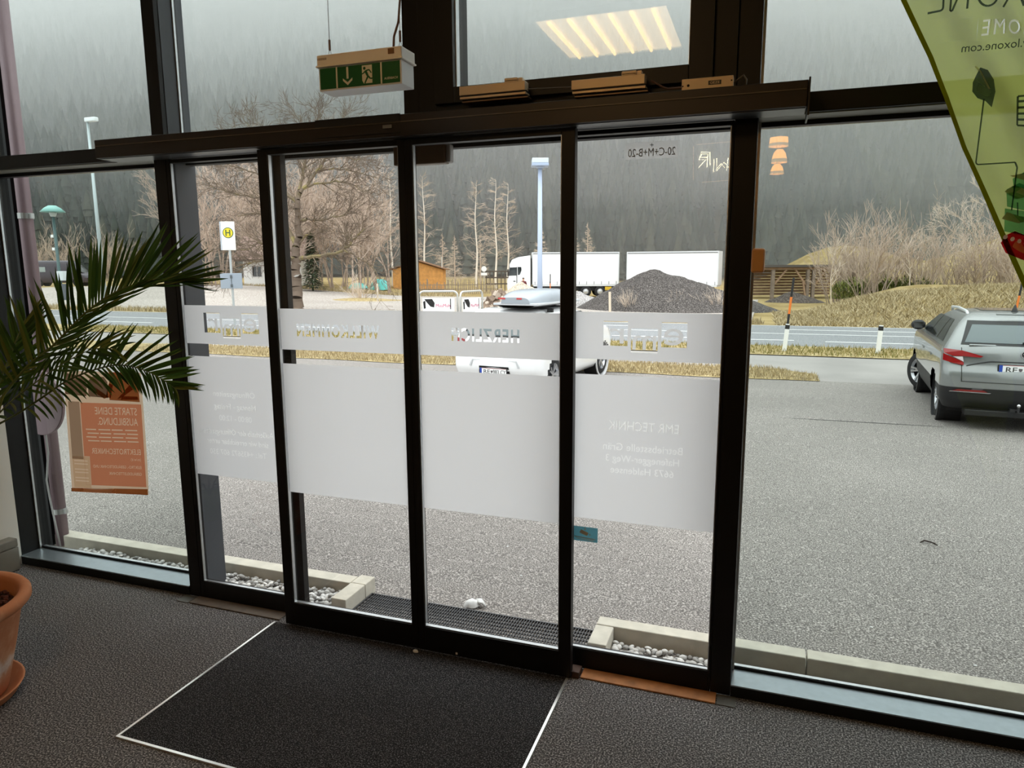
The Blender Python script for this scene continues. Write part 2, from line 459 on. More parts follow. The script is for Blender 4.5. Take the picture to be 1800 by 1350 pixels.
def strip(name, m, x0, x1, ylo, yhi, dz, nx=24, ny=14, edge=None):
    """a sheet that follows the ground; ylo/yhi numbers or functions of x"""
    fl = ylo if callable(ylo) else (lambda x: ylo); fh = yhi if callable(yhi) else (lambda x: yhi)
    rows = []
    for i in range(ny+1):
        row = []
        for j in range(nx+1):
            x = x0+(x1-x0)*j/nx; y = fl(x)+(fh(x)-fl(x))*i/ny
            row.append((x, y, ground_z(x, y)+dz))
        rows.append(row)
    o = MB().grid(rows).build(name, m, smooth=True)
    return tag(o, kind='structure')
strip('ground_forecourt', ASPH, -34, 24, 3.05, 15.0, 0.0, ny=40)
strip('ground_lane', mat('worn_lane', (146,142,138), rough=.95, var=.12, scale=.8), -60, 30, 14.6, 20.4, -.012)
strip('road_main', ROADM, -110, 60, 21.9, 31.2, .0, nx=60)
strip('ground_verge_base', DRYM, -70, 30, 19.6, 22.2, .012, nx=60)
strip('ground_patch_base', DRYM, -34, 1.1, lambda x: 14.85+.06*math.sin(x*1.7), lambda x: 16.75+.12*math.sin(x*1.1)-(.9*sm((x-.1)/1.0)), .012, nx=90)
strip('ground_lot', GRAVELM, -62, -.5, 33.4, 62, .0, nx=40, ny=24)
# road markings
k = 0
for (xa, xb, yy, wd) in [(-60,40,26.85,.13)]+[(xs, xs+5.2, 24.15, .14) for xs in (-40,-30.6,-21.2,-11.8)]+[(-4.9,.95,24.15,.14),(1.85,4.3,24.0,.14),(8,13,24.0,.14)]+[(.9,5.6,28.9,.14),(-12,-4,29.0,.14),(12,20,28.9,.14)]+[(-60,40,31.0,.10)]:
    k += 1
    rows = [[(xa+(xb-xa)*j/12, yy+s*wd/2, ground_z(xa+(xb-xa)*j/12, yy)+.008) for j in range(13)] for s in (-1,1)]
    o = MB().grid(rows).build('road_marking', WHITEP); tag(o, kind='structure')

# ------------------------------------------------------------------ forest on the mountain side
def forest():
    rng = np.random.default_rng(7)
    P = []
    for k in range(60000):
        if len(P) >= 15000: break
        s_ = 134 + 330*rng.random()**1.25; l = (rng.random()-.52)*2*(90+s_*.85)
        x = -.309*s_ + .951*l; y = .951*s_ + .309*l
        if y < 100 or abs(math.atan2(x, y)+.33) > .74: continue
        P.append((x, y))
    P = np.array(P); N = len(P)
    z = np.array([terrain_z(x, y) for x, y in P])
    h = 6+6.5*rng.random(N); h = np.where(rng.random(N) < .15, h*.6, h)
    rad = h*(.155+.065*rng.random(N))
    T = 6; S = 6
    ang = np.arange(S)*2*PI/S
    vs = []; tone = []; fs = []
    base = rng.random(N)
    off = 0
    allv = np.empty((N, T*(S+1), 3)); allt = np.empty((N, T*(S+1)))
    for t in range(T):
        f0 = .06+.80*t/T; f1 = min(1.0, f0+.34)
        rr = rad*(1-f0*.93)
        jit = .72+.5*rng.random((N, S))
        a = ang[None,:]+rng.random((N,1))*6.28
        i0 = t*(S+1)
        allv[:,i0:i0+S,0] = P[:,0:1]+rr[:,None]*jit*np.cos(a)
        allv[:,i0:i0+S,1] = P[:,1:2]+rr[:,None]*jit*np.sin(a)
        allv[:,i0:i0+S,2] = (z+h*f0)[:,None]-.03*h[:,None]*rng.random((N,S))
        allv[:,i0+S,0] = P[:,0]; allv[:,i0+S,1] = P[:,1]; allv[:,i0+S,2] = z+h*f1
        allt[:,i0:i0+S] = (base*.7+.12)[:,None]; allt[:,i0+S] = base*.7
    tri = np.array([[t*(S+1)+k, t*(S+1)+(k+1)%S, t*(S+1)+S] for t in range(T) for k in range(S)])
    F = (tri[None]+(np.arange(N)*T*(S+1))[:,None,None]).reshape(-1,3)
    m = ramp_attr('spruce_needles', [(0,(38,45,43)),(.55,(52,58,53)),(.85,(74,75,66)),(1,(108,98,84))])
    o = np_mesh('spruce_forest', allv.reshape(-1,3), F, m, tone=allt.ravel())
    return tag(o, 'dark spruce forest covering the misty mountain side behind the valley', 'forest', kind='stuff')
forest()

# ------------------------------------------------------------------ mist: layers of thin fog on the mountain side, thicker with height
def haze(name, x0, x1, y0, y1, z0, z1, dens, al=(1,1,1)):
    m = bpy.data.materials.new(name); m.use_nodes = True; t = m.node_tree; t.nodes.clear()
    out = nd(t, 'ShaderNodeOutputMaterial'); vs = nd(t, 'ShaderNodeVolumeScatter')
    vs.inputs['Density'].default_value = dens; vs.inputs['Color'].default_value = (*al, 1); vs.inputs['Anisotropy'].default_value = 0.0
    t.links.new(vs.outputs[0], out.inputs['Volume'])
    o = MB().box(x0, x1, y0, y1, z0, z1).build(name, m)
    return tag(o, 'pale grey mist hanging over the wooded mountain side', None, None, 'stuff')
HZ = [(-3,12,.0046),(12.2,26,.0060),(26.2,48,.0060),(48.2,76,.0085),(76.2,110,.013),(110.2,165,.016)]
for k, (z0, z1, d) in enumerate(HZ):
    o = haze('mist', -640+k*3, 380-k*3, 100+k*2.0, 575-k*3, z0, z1, d)
# ------------------------------------------------------------------ automatic sliding door: two leaves, two fixed side panels
FILM = cloth_mat('frosted_film', (238,238,240), trans=0.80)
LETW = cloth_mat('white_lettering', (253,253,253), trans=0.96)
def rect_poly(x0, x1, z0, z1): return [(x0,z0),(x1,z0),(x1,z1),(x0,z1)]
def film(name, parent, x0, x1, z0, z1, y, texts=(), rects=(), bold=0.0):
    """frosted film with lettering left clear (cut out); lettering reads from outdoors"""
    cu = bpy.data.curves.new(name, 'CURVE'); cu.dimensions = '2D'; cu.fill_mode = 'BOTH'; cu.resolution_u = 3; cu.offset = bold
    def addpoly(pts):
        s = cu.splines.new('POLY'); s.points.add(len(pts)-1); s.use_cyclic_u = True
        for k, (px, pz) in enumerate(pts): s.points[k].co = (-px, pz, 0, 1)
    addpoly(rect_poly(x0, x1, z0, z1))
    for r in rects: addpoly(rect_poly(*r))
    dg = bpy.context.evaluated_depsgraph_get()
    for body, size, xc, zb, width, bold in texts:
        tcu = bpy.data.curves.new('t', 'FONT'); tcu.body = body; tcu.size = size; tcu.align_x = 'CENTER'; tcu.space_character = 1.22 if len(body) < 11 else 1.0
        to = bpy.data.objects.new('t', tcu); COL.objects.link(to)
        dg.update(); dg = bpy.context.evaluated_depsgraph_get()
        cv = to.evaluated_get(dg).to_curve(dg)
        xs = [p.co.x for s in cv.splines for p in s.bezier_points]
        sc = width/(max(xs)-min(xs)) if (width and xs) else 1.0
        mid = (max(xs)+min(xs))/2 if xs else 0
        for s in cv.splines:
            pts = []
            bp = s.bezier_points; nb = len(bp)
            for i in range(nb):
                a, b = bp[i], bp[(i+1) % nb]
                straight = a.handle_right_type == 'VECTOR' and b.handle_left_type == 'VECTOR'
                cr = (a.co-a.handle_right).length+(b.co-b.handle_left).length
                m = 1 if cr < 1e-5 or straight else 4
                for j in range(m):
                    t = j/m; u = 1-t
                    p = a.co*u**3+a.handle_right*3*u*u*t+b.handle_left*3*u*t*t+b.co*t**3
                    q = ((p.x-mid)*sc, p.y)
                    if not pts or abs(pts[-1][0]-q[0])+abs(pts[-1][1]-q[1]) > 1e-6: pts.append(q)
            addpoly([(xc-px, zb+pz) for px, pz in pts])
        to.to_curve_clear() if hasattr(to, 'to_curve_clear') else None
        bpy.data.objects.remove(to, do_unlink=True); bpy.data.curves.remove(tcu)
    co_ = bpy.data.objects.new(name, cu); COL.objects.link(co_)
    dg = bpy.context.evaluated_depsgraph_get()
    me = bpy.data.meshes.new_from_object(co_.evaluated_get(dg))
    bpy.data.objects.remove(co_, do_unlink=True); bpy.data.curves.remove(cu)
    me.materials.clear(); me.materials.append(FILM)
    me.transform(Matrix.Translation((0,y,0)) @ OUT)
    me.name = name
    o = bpy.data.objects.new(name, me); COL.objects.link(o); o.parent = parent
    return o
FB = (1.443, 1.645); FA = (.722, 1.376)
def leaf(k, xa, xb, sl, sr, texts):
    r = struct('door_%d' % k)
    y0, y1 = 2.840, 2.882
    MB().box(xa, xa+sl, y0, y1, .012, 2.380).build('stile', BLACK, r, bevel=.002)
    MB().box(xb-sr, xb, y0, y1, .012, 2.380).build('stile', BLACK, r, bevel=.002)
    MB().box(xa+sl, xb-sr, y0, y1, .012, .132).build('bottom_rail', BLACK, r, bevel=.002)
    MB().box(xa+sl, xb-sr, y0, y1, 2.355, 2.380).build('top_rail', BLACK, r, bevel=.002)
    MB().box(xa+sl, xb-sr, 2.866, 2.871, .132, 2.355).build('pane', CLEAR, r)
    b = MB(); b.box(xa+sl, xa+sl+.004, y0+.006, 2.866, .133, 2.354); b.box(xb-sr-.004, xb-sr, y0+.006, 2.866, .133, 2.354)
    b.box(xa+sl+.004, xb-sr-.004, y0+.006, 2.866, .133, .137); b.build('glazing_bead', ALU, r)
    film('frosted_film', r, xa+sl+.001, xb-sr-.001, FB[0], FB[1], 2.8645, texts, (), -.0018)
    film('frosted_film', r, xa+sl+.001, xb-sr-.001, FA[0], FA[1], 2.8645)
    return r
leaf(1, -2.265, -1.4955, .054, .0335, [('WILLKOMMEN', .083, -1.890, 1.513, .447, 0)])
leaf(2, -1.4945, -.738, .0335, .056, [('HERZLICH', .079, -1.142, 1.515, .314, 0)])
MB().box(-1.300,-1.290,2.8385,2.840,.02,.03).build('door_guide', WHITEP, bpy.data.objects['door_2'])

def logo(xc, zt):
    """three square fields left clear with the letters e, m, r standing in them"""
    w = .104
    R = [(xc+.070, xc+.070+w, zt-.104, zt), (xc-.056, xc+.056, zt-.130, zt-.028), (xc-.070-w, xc-.070, zt-.104, zt)]
    T = [('e', .150, xc+.120, zt-.094, .080, 0), ('m', .132, xc, zt-.118, .098, 0), ('r', .142, xc-.118, zt-.094, .062, 0)]
    return R, T
def side(k, x0, x1, logo_x, lower, xs0, xs1):
    r = struct('window_%d' % k)
    b = MB(); b.box(x0, x0+xs0, 2.951, 2.992, 0.0, 2.384); b.box(x1-xs1, x1, 2.951, 2.992, 0.0, 2.384)
    b.box(x0+xs0, x1-xs1, 2.951, 2.992, 0.0, .098); b.box(x0+xs0, x1-xs1, 2.951, 2.992, 2.366, 2.384)
    b.build('frame', BLACK, r, bevel=.002)
    MB().box(x0+xs0, x1-xs1, 2.972, 2.977, .098, 2.366).build('pane', CLEAR, r)
    b = MB(); b.box(x0+xs0, x0+xs0+.004, 2.956, 2.972, .099, 2.365); b.box(x1-xs1-.004, x1-xs1, 2.956, 2.972, .099, 2.365); b.box(x0+xs0+.004, x1-xs1-.004, 2.956, 2.972, .099, .103)
    b.build('glazing_bead', ALU, r)
    R, T = logo(logo_x, 1.607)
    film('frosted_film', r, x0+xs0+.001, x1-xs1-.001, FB[0], FB[1], 2.9705, T, R)
    film('frosted_film', r, x0+xs0+.001, x1-xs1-.001, FA[0], FA[1], 2.9705, lower)
    for body, size, xc, zb, width, bold in lower:
        lettering(body, size, LETW, (xc, 2.9706, zb), OUT, r, width=width, extrude=0.0)
    return r
side(7, -2.919, -2.222, -2.597, [('Öffnungszeiten', .042, -2.612, 1.165, .27, 0), ('Montag - Freitag', .042, -2.612, 1.098, .27, 0), ('08:00 - 12:00', .042, -2.612, 1.034, .21, 0),
      ('Außerhalb der Öffnungszeiten', .042, -2.612, .958, .475, 0), ('sind wir erreichbar unter', .042, -2.612, .905, .40, 0), ('Tel.: +435672 607 350', .042, -2.612, .845, .37, 0)], .020, .055)
sr = side(8, -.790, -.141, -.466, [('EMR TECHNIK', .056, -.462, 1.139, .300, 0), ('Betriebsstelle Grän', .046, -.464, 1.048, .340, 0), ('Hafenegger-Weg 3', .044, -.464, .997, .315, 0), ('6673 Haldensee', .044, -.464, .945, .272, 0)], .022, .010)
# blessing sticker and camera notice on the right side panel
t = MB().box(-.561,-.351,2.9700,2.9715,2.262,2.327).build('blessing_sticker', cloth_mat('clear_sticker', (250,250,252), trans=.9, clear=.70))
tag(t, 'clear sticker with chalk style blessing high on the right side panel', 'sticker')
lettering('20-C+M+B-20', .044, mat('chalk_grey', (120,118,116), rough=.9), (-.456,2.9695,2.272), OUT, t, width=.188)
lettering('+', .03, MATS['chalk_grey'], (-.456,2.9695,2.304), OUT, t)
t = MB().box(-.764,-.652,2.9700,2.9715,.612,.680).build('camera_notice', cloth_mat('teal_sticker', (140,178,186), trans=.85))
tag(t, 'small teal video surveillance notice with camera symbol below the frosted film', 'sticker')
b = MB(); b.poly([(-.735,2.9695,.652),(-.700,2.9695,.638),(-.694,2.9695,.654),(-.728,2.9695,.668)], (0,-.0006,0)); b.poly([(-.692,2.9695,.640),(-.684,2.9695,.644),(-.688,2.9695,.652)], (0,-.0006,0))
b.poly([(-.712,2.9695,.668),(-.706,2.9695,.666),(-.706,2.9695,.676),(-.712,2.9695,.676)], (0,-.0006,0)); b.build('camera_symbol', mat('cream_print', (206,196,170), rough=.8), t)
b = MB(); b.poly([(-.758,2.9695,.630),(-.662,2.9695,.624),(-.662,2.9695,.628),(-.758,2.9695,.634)], (0,-.0006,0)); b.poly([(-.750,2.9695,.622),(-.670,2.9695,.617),(-.670,2.9695,.620),(-.750,2.9695,.625)], (0,-.0006,0)); b.build('caption_lines', MATS['cream_print'], t)

# door operator casing
t = thing('door_operator', 'long dark bronze operator casing running above the sliding doors', 'door operator', (-1.548,2.875,2.43))
def loc(x, y, z, o=(-1.548,2.875,2.43)): return (x-o[0], y-o[1], z-o[2])
L = loc
OPB = mat('dark_bronze_casing', (38,30,26), rough=.4, spec=.4)
b = MB(); b.box(-1.67,1.655,-.075,.074,-.045,.045); b.build('casing', OPB, t, bevel=.003)
b = MB(); b.box(-1.665,1.65,-.079,-.076,-.044,-.014); b.build('lower_cover', OPB, t)
b = MB(); b.box(-1.665,1.65,-.0785,-.076,.012,.016); b.build('cover_groove', mat('bronze_edge', (96,84,70), rough=.4), t)
b = MB(); b.box(-.36,.06,-.082,-.0765,.016,.0435); b.box(-.36,.06,-.0835,-.0765,.0435,.0465); b.box(-.36,.06,-.0835,-.0797,-.030,-.0275); b.build('access_cover', mat('black_casing', (20,18,18), rough=.4), t)
MB().box(-.022,.022,-.0842,-.0836,-.010,.004).build('maker_label', mat('label_grey', (120,116,110), rough=.6), t)
b = MB(); b.box(1.656,1.662,-.082,.080,-.075,.052); b.build('end_cap', mat('black_casing', (20,18,18)), t)
b = MB(); b.box(-1.66,1.65,-.06,.06,-.0475,-.0455); b.build('underside_track', mat('dark_grey_metal', (88,90,92), rough=.35, metal=.6), t)

# floor strips in front of the side panels
WOODS = mat('worn_wood_strip', (176,118,70), rough=.6, var=.25, scale=18)
def fstrip(x0, x1, nm, m=WOODS):
    k = len([o for o in bpy.data.objects if o.name.startswith('trim_')])+1
    o = MB().box(x0, x1, 2.868, 2.946, .001, .008).build('trim_%d' % k, m, bevel=.002); tag(o, kind='structure'); return o
fstrip(-.700,-.112,'r'); fstrip(-2.930,-2.330,'l', mat('dark_worn_strip', (104,92,80), rough=.6, var=.2, scale=18))
o = MB().box(-.748,-.704,2.862,2.925,.001,.030).build('door_stop_block', mat('dark_wood', (74,50,36), rough=.6), bevel=.003); tag(o, 'small brown stop block on the floor at the end of the orange strip', 'door stop')
o = MB().box(-.108,-.030,2.868,2.944,.0005,.004).build('metal_plate', mat('dull_plate', (92,90,84), rough=.5), bevel=.001); tag(o, 'flat grey floor plate beside the right post', 'plate')
o = MB().box(-3.02,-2.94,2.868,2.944,.0005,.004).build('metal_plate', mat('dull_plate', (92,90,84))); tag(o, 'flat grey floor plate beside the left post', 'plate')

# entrance mat in its white edged recess
t = thing('entrance_mat', 'large black speckled entrance mat with thin white metal edging', 'mat', (-1.545,2.36,0))
MB().box(-.785,.785,-.48,.482,.001,.006).build('pile', MATM, t)
EDG = mat('edging_bright_aluminium', (250,248,244), rough=.28, metal=.85)
b = MB(); b.box(-.797,-.786,-.492,.482,.0005,.0075); b.build('edging', EDG, t)
b = MB(); b.box(.786,.797,-.492,.482,.0005,.0075); b.build('edging', EDG, t)
b = MB(); b.box(-.786,.786,-.492,-.481,.0005,.0075); b.build('edging', EDG, t)
b = MB(); b.box(-.02,.02,0,.012,0,.010)
o = MB().ball((0,0,0), .5, 8, 5, (.030,.014,.020)).build('paper_scrap', WHITEP); o.location = (-1.50,2.815,.011); tag(o, 'tiny white scrap on the floor under the meeting stiles', 'scrap')

# ------------------------------------------------------------------ exit sign on wires
t = thing('exit_sign', 'hanging green emergency exit sign with arrow and running figure', 'exit sign', (-1.381,2.35,2.462))
PLA = mat('sign_white_plastic', (232,226,216), rough=.5)
MB().box(-.170,.170,-.050,.050,.083,.122).build('housing', PLA, t, bevel=.003)
MB().box(-.174,.174,-.054,.054,.080,.086).build('housing_lip', PLA, t, bevel=.002)
MB().box(-.166,.166,-.046,.046,0,.080).build('light_box', mat('sign_box_white', (226,226,224), rough=.45), t, bevel=.002)
GRN = mat('exit_green', (14,82,34), rough=.35, emit=(10,70,26), estr=.02)
b = MB(); b.box(-.160,.160,-.0478,-.0462,.006,.076); b.build('sign_panel', GRN, t)
CRM = mat('sign_cream', (214,208,186), rough=.5, emit=(150,140,110), estr=.03)
MB().box(-.094,-.088,-.0486,-.0479,.004,.078).build('divider', CRM, t); MB().box(.085,.091,-.0486,-.0479,.004,.078).build('divider', CRM, t)
def P(x, z): return (x, -.0480, z)
b = MB()
b.poly([P(-.051,.073),P(-.043,.073),P(-.043,.034),P(-.051,.034)], (0,-.0006,0))
b.poly([P(-.066,.036),P(-.066,.028),P(-.047,.012),P(-.028,.028),P(-.028,.036),P(-.047,.022)], (0,-.0006,0)); b.build('arrow', CRM, t)
b = MB()
b.poly([P(.012,.072),P(.052,.072),P(.052,.012),P(.018,.012),P(.012,.022)], (0,-.0004,0)); b.build('doorway_symbol', CRM, t)
b = MB()
def PP(x, z): return (x, -.0486, z)
b.ball((.022,-.0488,.062), .0052, 10, 6, (1,.1,1))
b.poly([PP(.024,.056),PP(.032,.052),PP(.040,.034),PP(.033,.031),PP(.024,.048)], (0,-.0004,0))
b.bar(PP(.028,.054), PP(.041,.056), .001, .0042, (0,0,1)); b.bar(PP(.041,.056), PP(.049,.045), .001, .004)
b.bar(PP(.026,.053), PP(.018,.046), .001, .004); b.bar(PP(.018,.046), PP(.012,.044), .001, .0036)
b.bar(PP(.036,.035), PP(.030,.026), .001, .006); b.bar(PP(.030,.026), PP(.022,.012), .001, .005)
b.bar(PP(.038,.034), PP(.044,.027), .001, .0055); b.bar(PP(.044,.027), PP(.060,.026), .001, .0045)
b.build('running_figure', GRN, t)
lettering('AUERBACH', .011, CRM, (.126,-.0482,.018), INN, t, width=.052, name='maker_label')
lettering('IIIIIIIII', .011, mat('label_brown', (120,84,52), rough=.7), (-.148,-.0503,.104), INN, t, width=.036, name='rating_label')
b = MB(); b.box(.118,.142,-.0512,-.0502,.099,.117); b.build('rating_label', MATS['label_brown'], t)
STEEL = mat('thin_steel', (120,112,104), rough=.4, metal=.6)
for xx in (-.146, .140):
    b = MB(); b.tube([(xx,0,.185),(xx,0,1.937)], .0012, 5); b.tube([(xx-.012,0,.122),(xx,0,.155)], .0009, 4); b.tube([(xx+.012,0,.122),(xx,0,.155)], .0009, 4)
    wv = b.build('suspension_wire', STEEL, t)
    MB().tube([(xx,0,.150),(xx,0,.186)], .0042, 8).build('wire_clamp', mat('brown_clamp', (92,60,44), rough=.4), wv)
b = MB(); b.tube([(.112,0,.120),(.116,0,.17),(.130,.01,.22),(.136,.02,.32),(.137,.02,.6),(.135,.02,1.937)], .0042, 7); b.build('power_cable', mat('cable_brown', (104,78,62), rough=.6), t, smooth=True)

# ------------------------------------------------------------------ window opener drives, control box, sensor, switch
ANO = mat('anodised_cream', (214,190,156), rough=.42, metal=.25)
def drive(x0, x1, z1, label):
    c = ((x0+x1)/2, 2.875, z1-.066)
    t = thing('window_drive', label, 'window opener', c, 0, 'window opener drives')
    w = (x1-x0)/2
    MB().box(-w, w-.004, -.030, .018, .030, .066).build('body', ANO, t, bevel=.002)
    MB().box(-w+.006, w+.001, -.038, .018, .013, .022).build('ledge', ANO, t, bevel=.001)
    MB().box(-w+.006, w+.001, -.028, .018, .0221, .0299).build('groove', BLACK2, t)
    MB().box(-w+.014, w+.010, -.034, .018, .000, .006).build('ledge', mat('anodised_dark', (120,96,72), rough=.4, metal=.3), t, bevel=.001)
    MB().box(-w+.012, w+.004, -.026, .018, .0061, .0129).build('groove', BLACK2, t)
    k = MB(); k.box(w-.095, w-.038, -.022, .012, .0665, .084); kk = k.build('chain_bracket', ANO, t, bevel=.003)
    MB().box(w-.036, w-.018, -.020, .010, .0665, .082).build('bracket_end', ANO, t, bevel=.002)
    MB().box(w-.092, w-.041, -.0232, -.0222, .072, .074).build('bracket_slot', BLACK2, t)
drive(-1.236, -.945, 2.573, 'cream window opener drive over the left end of the tilting window')
drive(-.757, -.466, 2.556, 'cream window opener drive in the middle under the lamp reflection')
t = thing('control_box', 'narrow cream control box with black name label beside the drives', 'control box', (-.239,2.85,2.479))
MB().box(-.092,.092,-.012,.040,0,.042).build('cover', ANO, t, bevel=.002)
MB().box(.004,.050,-.0132,-.0122,.014,.029).build('name_label', mat('label_black', (22,20,20), rough=.4), t)
lettering('GEZE', .012, ANO, (.027,-.0134,.0175), INN, t, width=.034, name='label_lettering')
for q, rr in (((-.068,-.0125,.018),.005),((.086,-.0125,.024),.003),((-.088,-.0125,.017),.003)): MB().ball(q, rr, 8, 5).build('screw', mat('screw_dark', (60,44,34), rough=.4), t)
b = MB(); b.tube([(.092,.02,.020),(.112,.02,.036),(.126,.02,.045),(.136,.02,.030),(.134,.02,.003)], .004, 7); b.build('cable_loop', mat('cable_grey', (92,84,76), rough=.5), t, smooth=True)
t = MB().tube([(-.945,2.872,2.545),(-.76,2.872,2.537)], .003, 6).build('drive_rod', STEEL); tag(t, 'thin connecting rod between the two window opener drives', 'rod')
b = MB(); b.tube([(-.45,2.872,2.535),(-.40,2.872,2.505),(-.385,2.872,2.500),(-.335,2.872,2.500)], .004, 6); t = b.build('drive_cable', mat('cable_brown', (104,78,62))); tag(t, 'short cable from the middle window opener to the control box', 'cable')
t = thing('motion_sensor', 'brown motion sensor bar mounted outside above the door leaves', 'sensor', (-1.495,3.02,2.34))
MB().box(-.142,.118,-.022,.030,-.044,.042).build('body', mat('sensor_brown', (96,74,54), rough=.4), t, bevel=.006)
MB().box(.1185,.142,-.018,.028,-.042,.040).build('lens_cover', mat('smoked_plastic', (150,146,142), rough=.2), t, bevel=.010)
t = MB().box(-.0555,-.006,2.905,2.949,1.808,1.902).build('door_switch', mat('switch_amber', (214,150,84), rough=.45), bevel=.010); tag(t, 'rounded amber switch box on the side of the right post', 'switch')
b = MB().box(-.050,-.012,2.902,2.906,1.815,1.895).build('rocker', mat('switch_amber_light', (220,158,92), rough=.4), t, bevel=.001)
# ------------------------------------------------------------------ poster, seen from behind on the left window
t = thing('recruitment_poster', 'orange recruitment poster taped to the left window facing outdoors', 'poster', (-3.676,3.074,.474))
def pq(s, tt):  # s: 0 left..1 right, tt: 0 bottom..1 top, relative to the poster's base
    x = (-3.996+(-3.373+3.996)*s)*(1-tt)+(-3.960+(-3.357+3.960)*s)*tt
    z = (.474+.043*s)*(1-tt)+(1.235+.010*s)*tt
    return (x+3.676, -.006*math.sin(s*5)-(0.010*(1-tt)**6)*(s), z-.474)
rows = [[pq(j/16, i/20) for j in range(17)] for i in range(21)]
MB().grid(rows).build('sheet', cloth_mat('poster_paper', (218,186,160), trans=.8), t, smooth=True)
def ink(name, rgb):
    if name in MATS: return MATS[name]
    m = bpy.data.materials.new(name); m.use_nodes = True; n_ = m.node_tree; n_.nodes.clear()
    o_ = nd(n_, 'ShaderNodeOutputMaterial'); tp = nd(n_, 'ShaderNodeBsdfTransparent'); tp.inputs['Color'].default_value = (*rgb, 1)
    n_.links.new(tp.outputs[0], o_.inputs['Surface']); MATS[name] = m; return m
def pmap(me, x0, z0):
    """bend a flat mesh laid out on a 0.61 x 0.77 m sheet onto the poster"""
    for v in me.vertices:
        q = pq((v.co.x-x0)/.61, (v.co.z-z0)/.77); v.co = (q[0], q[1]-.004+(v.co.y), q[2])
def patch(pts, m, name, off=-.001):
    me_ = MB().poly([(s*.61, off, k*.77) for s, k in pts], (0,-.0002,0)).mesh(name, m)
    pmap(me_, 0, 0); o = bpy.data.objects.new(name, me_); COL.objects.link(o); o.parent = t; return o
def inkfilm(name, m, x0, x1, z0, z1, texts, rects=(), y=-.001):
    o = film(name, t, x0, x1, z0, z1, y, texts, rects); o.data.materials.clear(); o.data.materials.append(m); pmap(o.data, 0, 0); return o
ORI = ink('ink_orange', (.82,.42,.31)); GRI = ink('ink_grey', (.50,.44,.40)); BRI = ink('ink_brown', (.62,.40,.26))
# orange field with the lettering left unprinted
T_ = [('STARTE DEINE', .066, .405, .505, .315, 0), ('AUSBILDUNG.', .066, .415, .440, .300, 0), ('ELEKTROTECHNIKER', .050, .385, .255, .370, 0), ('(m/w/d)', .026, .530, .215, .075, 0),
      ('ELEKTRO-, GEBÄUDETECHNIK UND', .026, .385, .165, .365, 0), ('GEBÄUDELEITTECHNIK', .026, .445, .122, .245, 0)]
SMALL = [(.165+.012*(k % 2)+.10*j, .165+.012*(k % 2)+.10*j+.082+.008*((j+k) % 2), .405-.024*k, .412-.024*k) for k in range(4) for j in range(4)]   # small print, too small to read
inkfilm('orange_field', ORI, .135, .600, .050, .575, T_, [(.136,.180,.051,.235)]+SMALL)
inkfilm('grey_field', GRI, .030, .128, .215, .580, [])
inkfilm('address_field', ink('ink_pale', (.86,.76,.66)), .030, .178, .030, .232, [], [(.045,.160,z_,z_+.008) for z_ in (.200,.180,.145,.125,.090,.070)])
patch([(.0,.0),(1,.0),(1,.05),(.0,.03)], BRI, 'bottom_band')
patch([(.60,.775),(.97,.765),(.96,1.0),(.62,1.0)], BRI, 'brown_shirt_figure')
patch([(.02,.81),(.31,.80),(.33,.90),(.28,.96),(.06,.98),(.01,.92)], GRI, 'grey_shirt_figure')
patch([(.34,.80),(.585,.79),(.59,.92),(.55,.96),(.40,.96),(.345,.92)], GRI, 'grey_shirt_figure')
SKI = ink('ink_skin', (1.0,.84,.74))
SKP = cloth_mat('poster_skin', (250,206,172), trans=.9)
for p in ([(.30,.885),(.36,.91),(.60,.80),(.54,.785)], [(.56,.80),(.62,.79),(.66,.90),(.61,.91)], [(.70,.785),(.76,.80),(.92,.875),(.86,.90)], [(.74,.78),(.96,.785),(.95,.81),(.76,.81)]): patch(p, BRI, 'forearm', -.003)

# ------------------------------------------------------------------ left corner indoors: tiled ledge
t = thing('tiled_ledge', 'low ledge of grey glazed tiles against the white left wall', 'ledge', (-4.335,2.66,0))
TILE = mat('grey_glazed_tile', (128,122,112), rough=.35, var=.06, scale=10)
MB().box(.001,.060,-.45,.235,0,.150).build('plinth', WALLM, t)
for k in range(4):
    y0 = -.45+k*.171
    MB().box(.001,.075,y0,y0+.165,.151,.205).build('tile', TILE, t, bevel=.008)
    MB().box(.061,.073,y0,y0+.165,.005,.148).build('tile', TILE, t, bevel=.003)

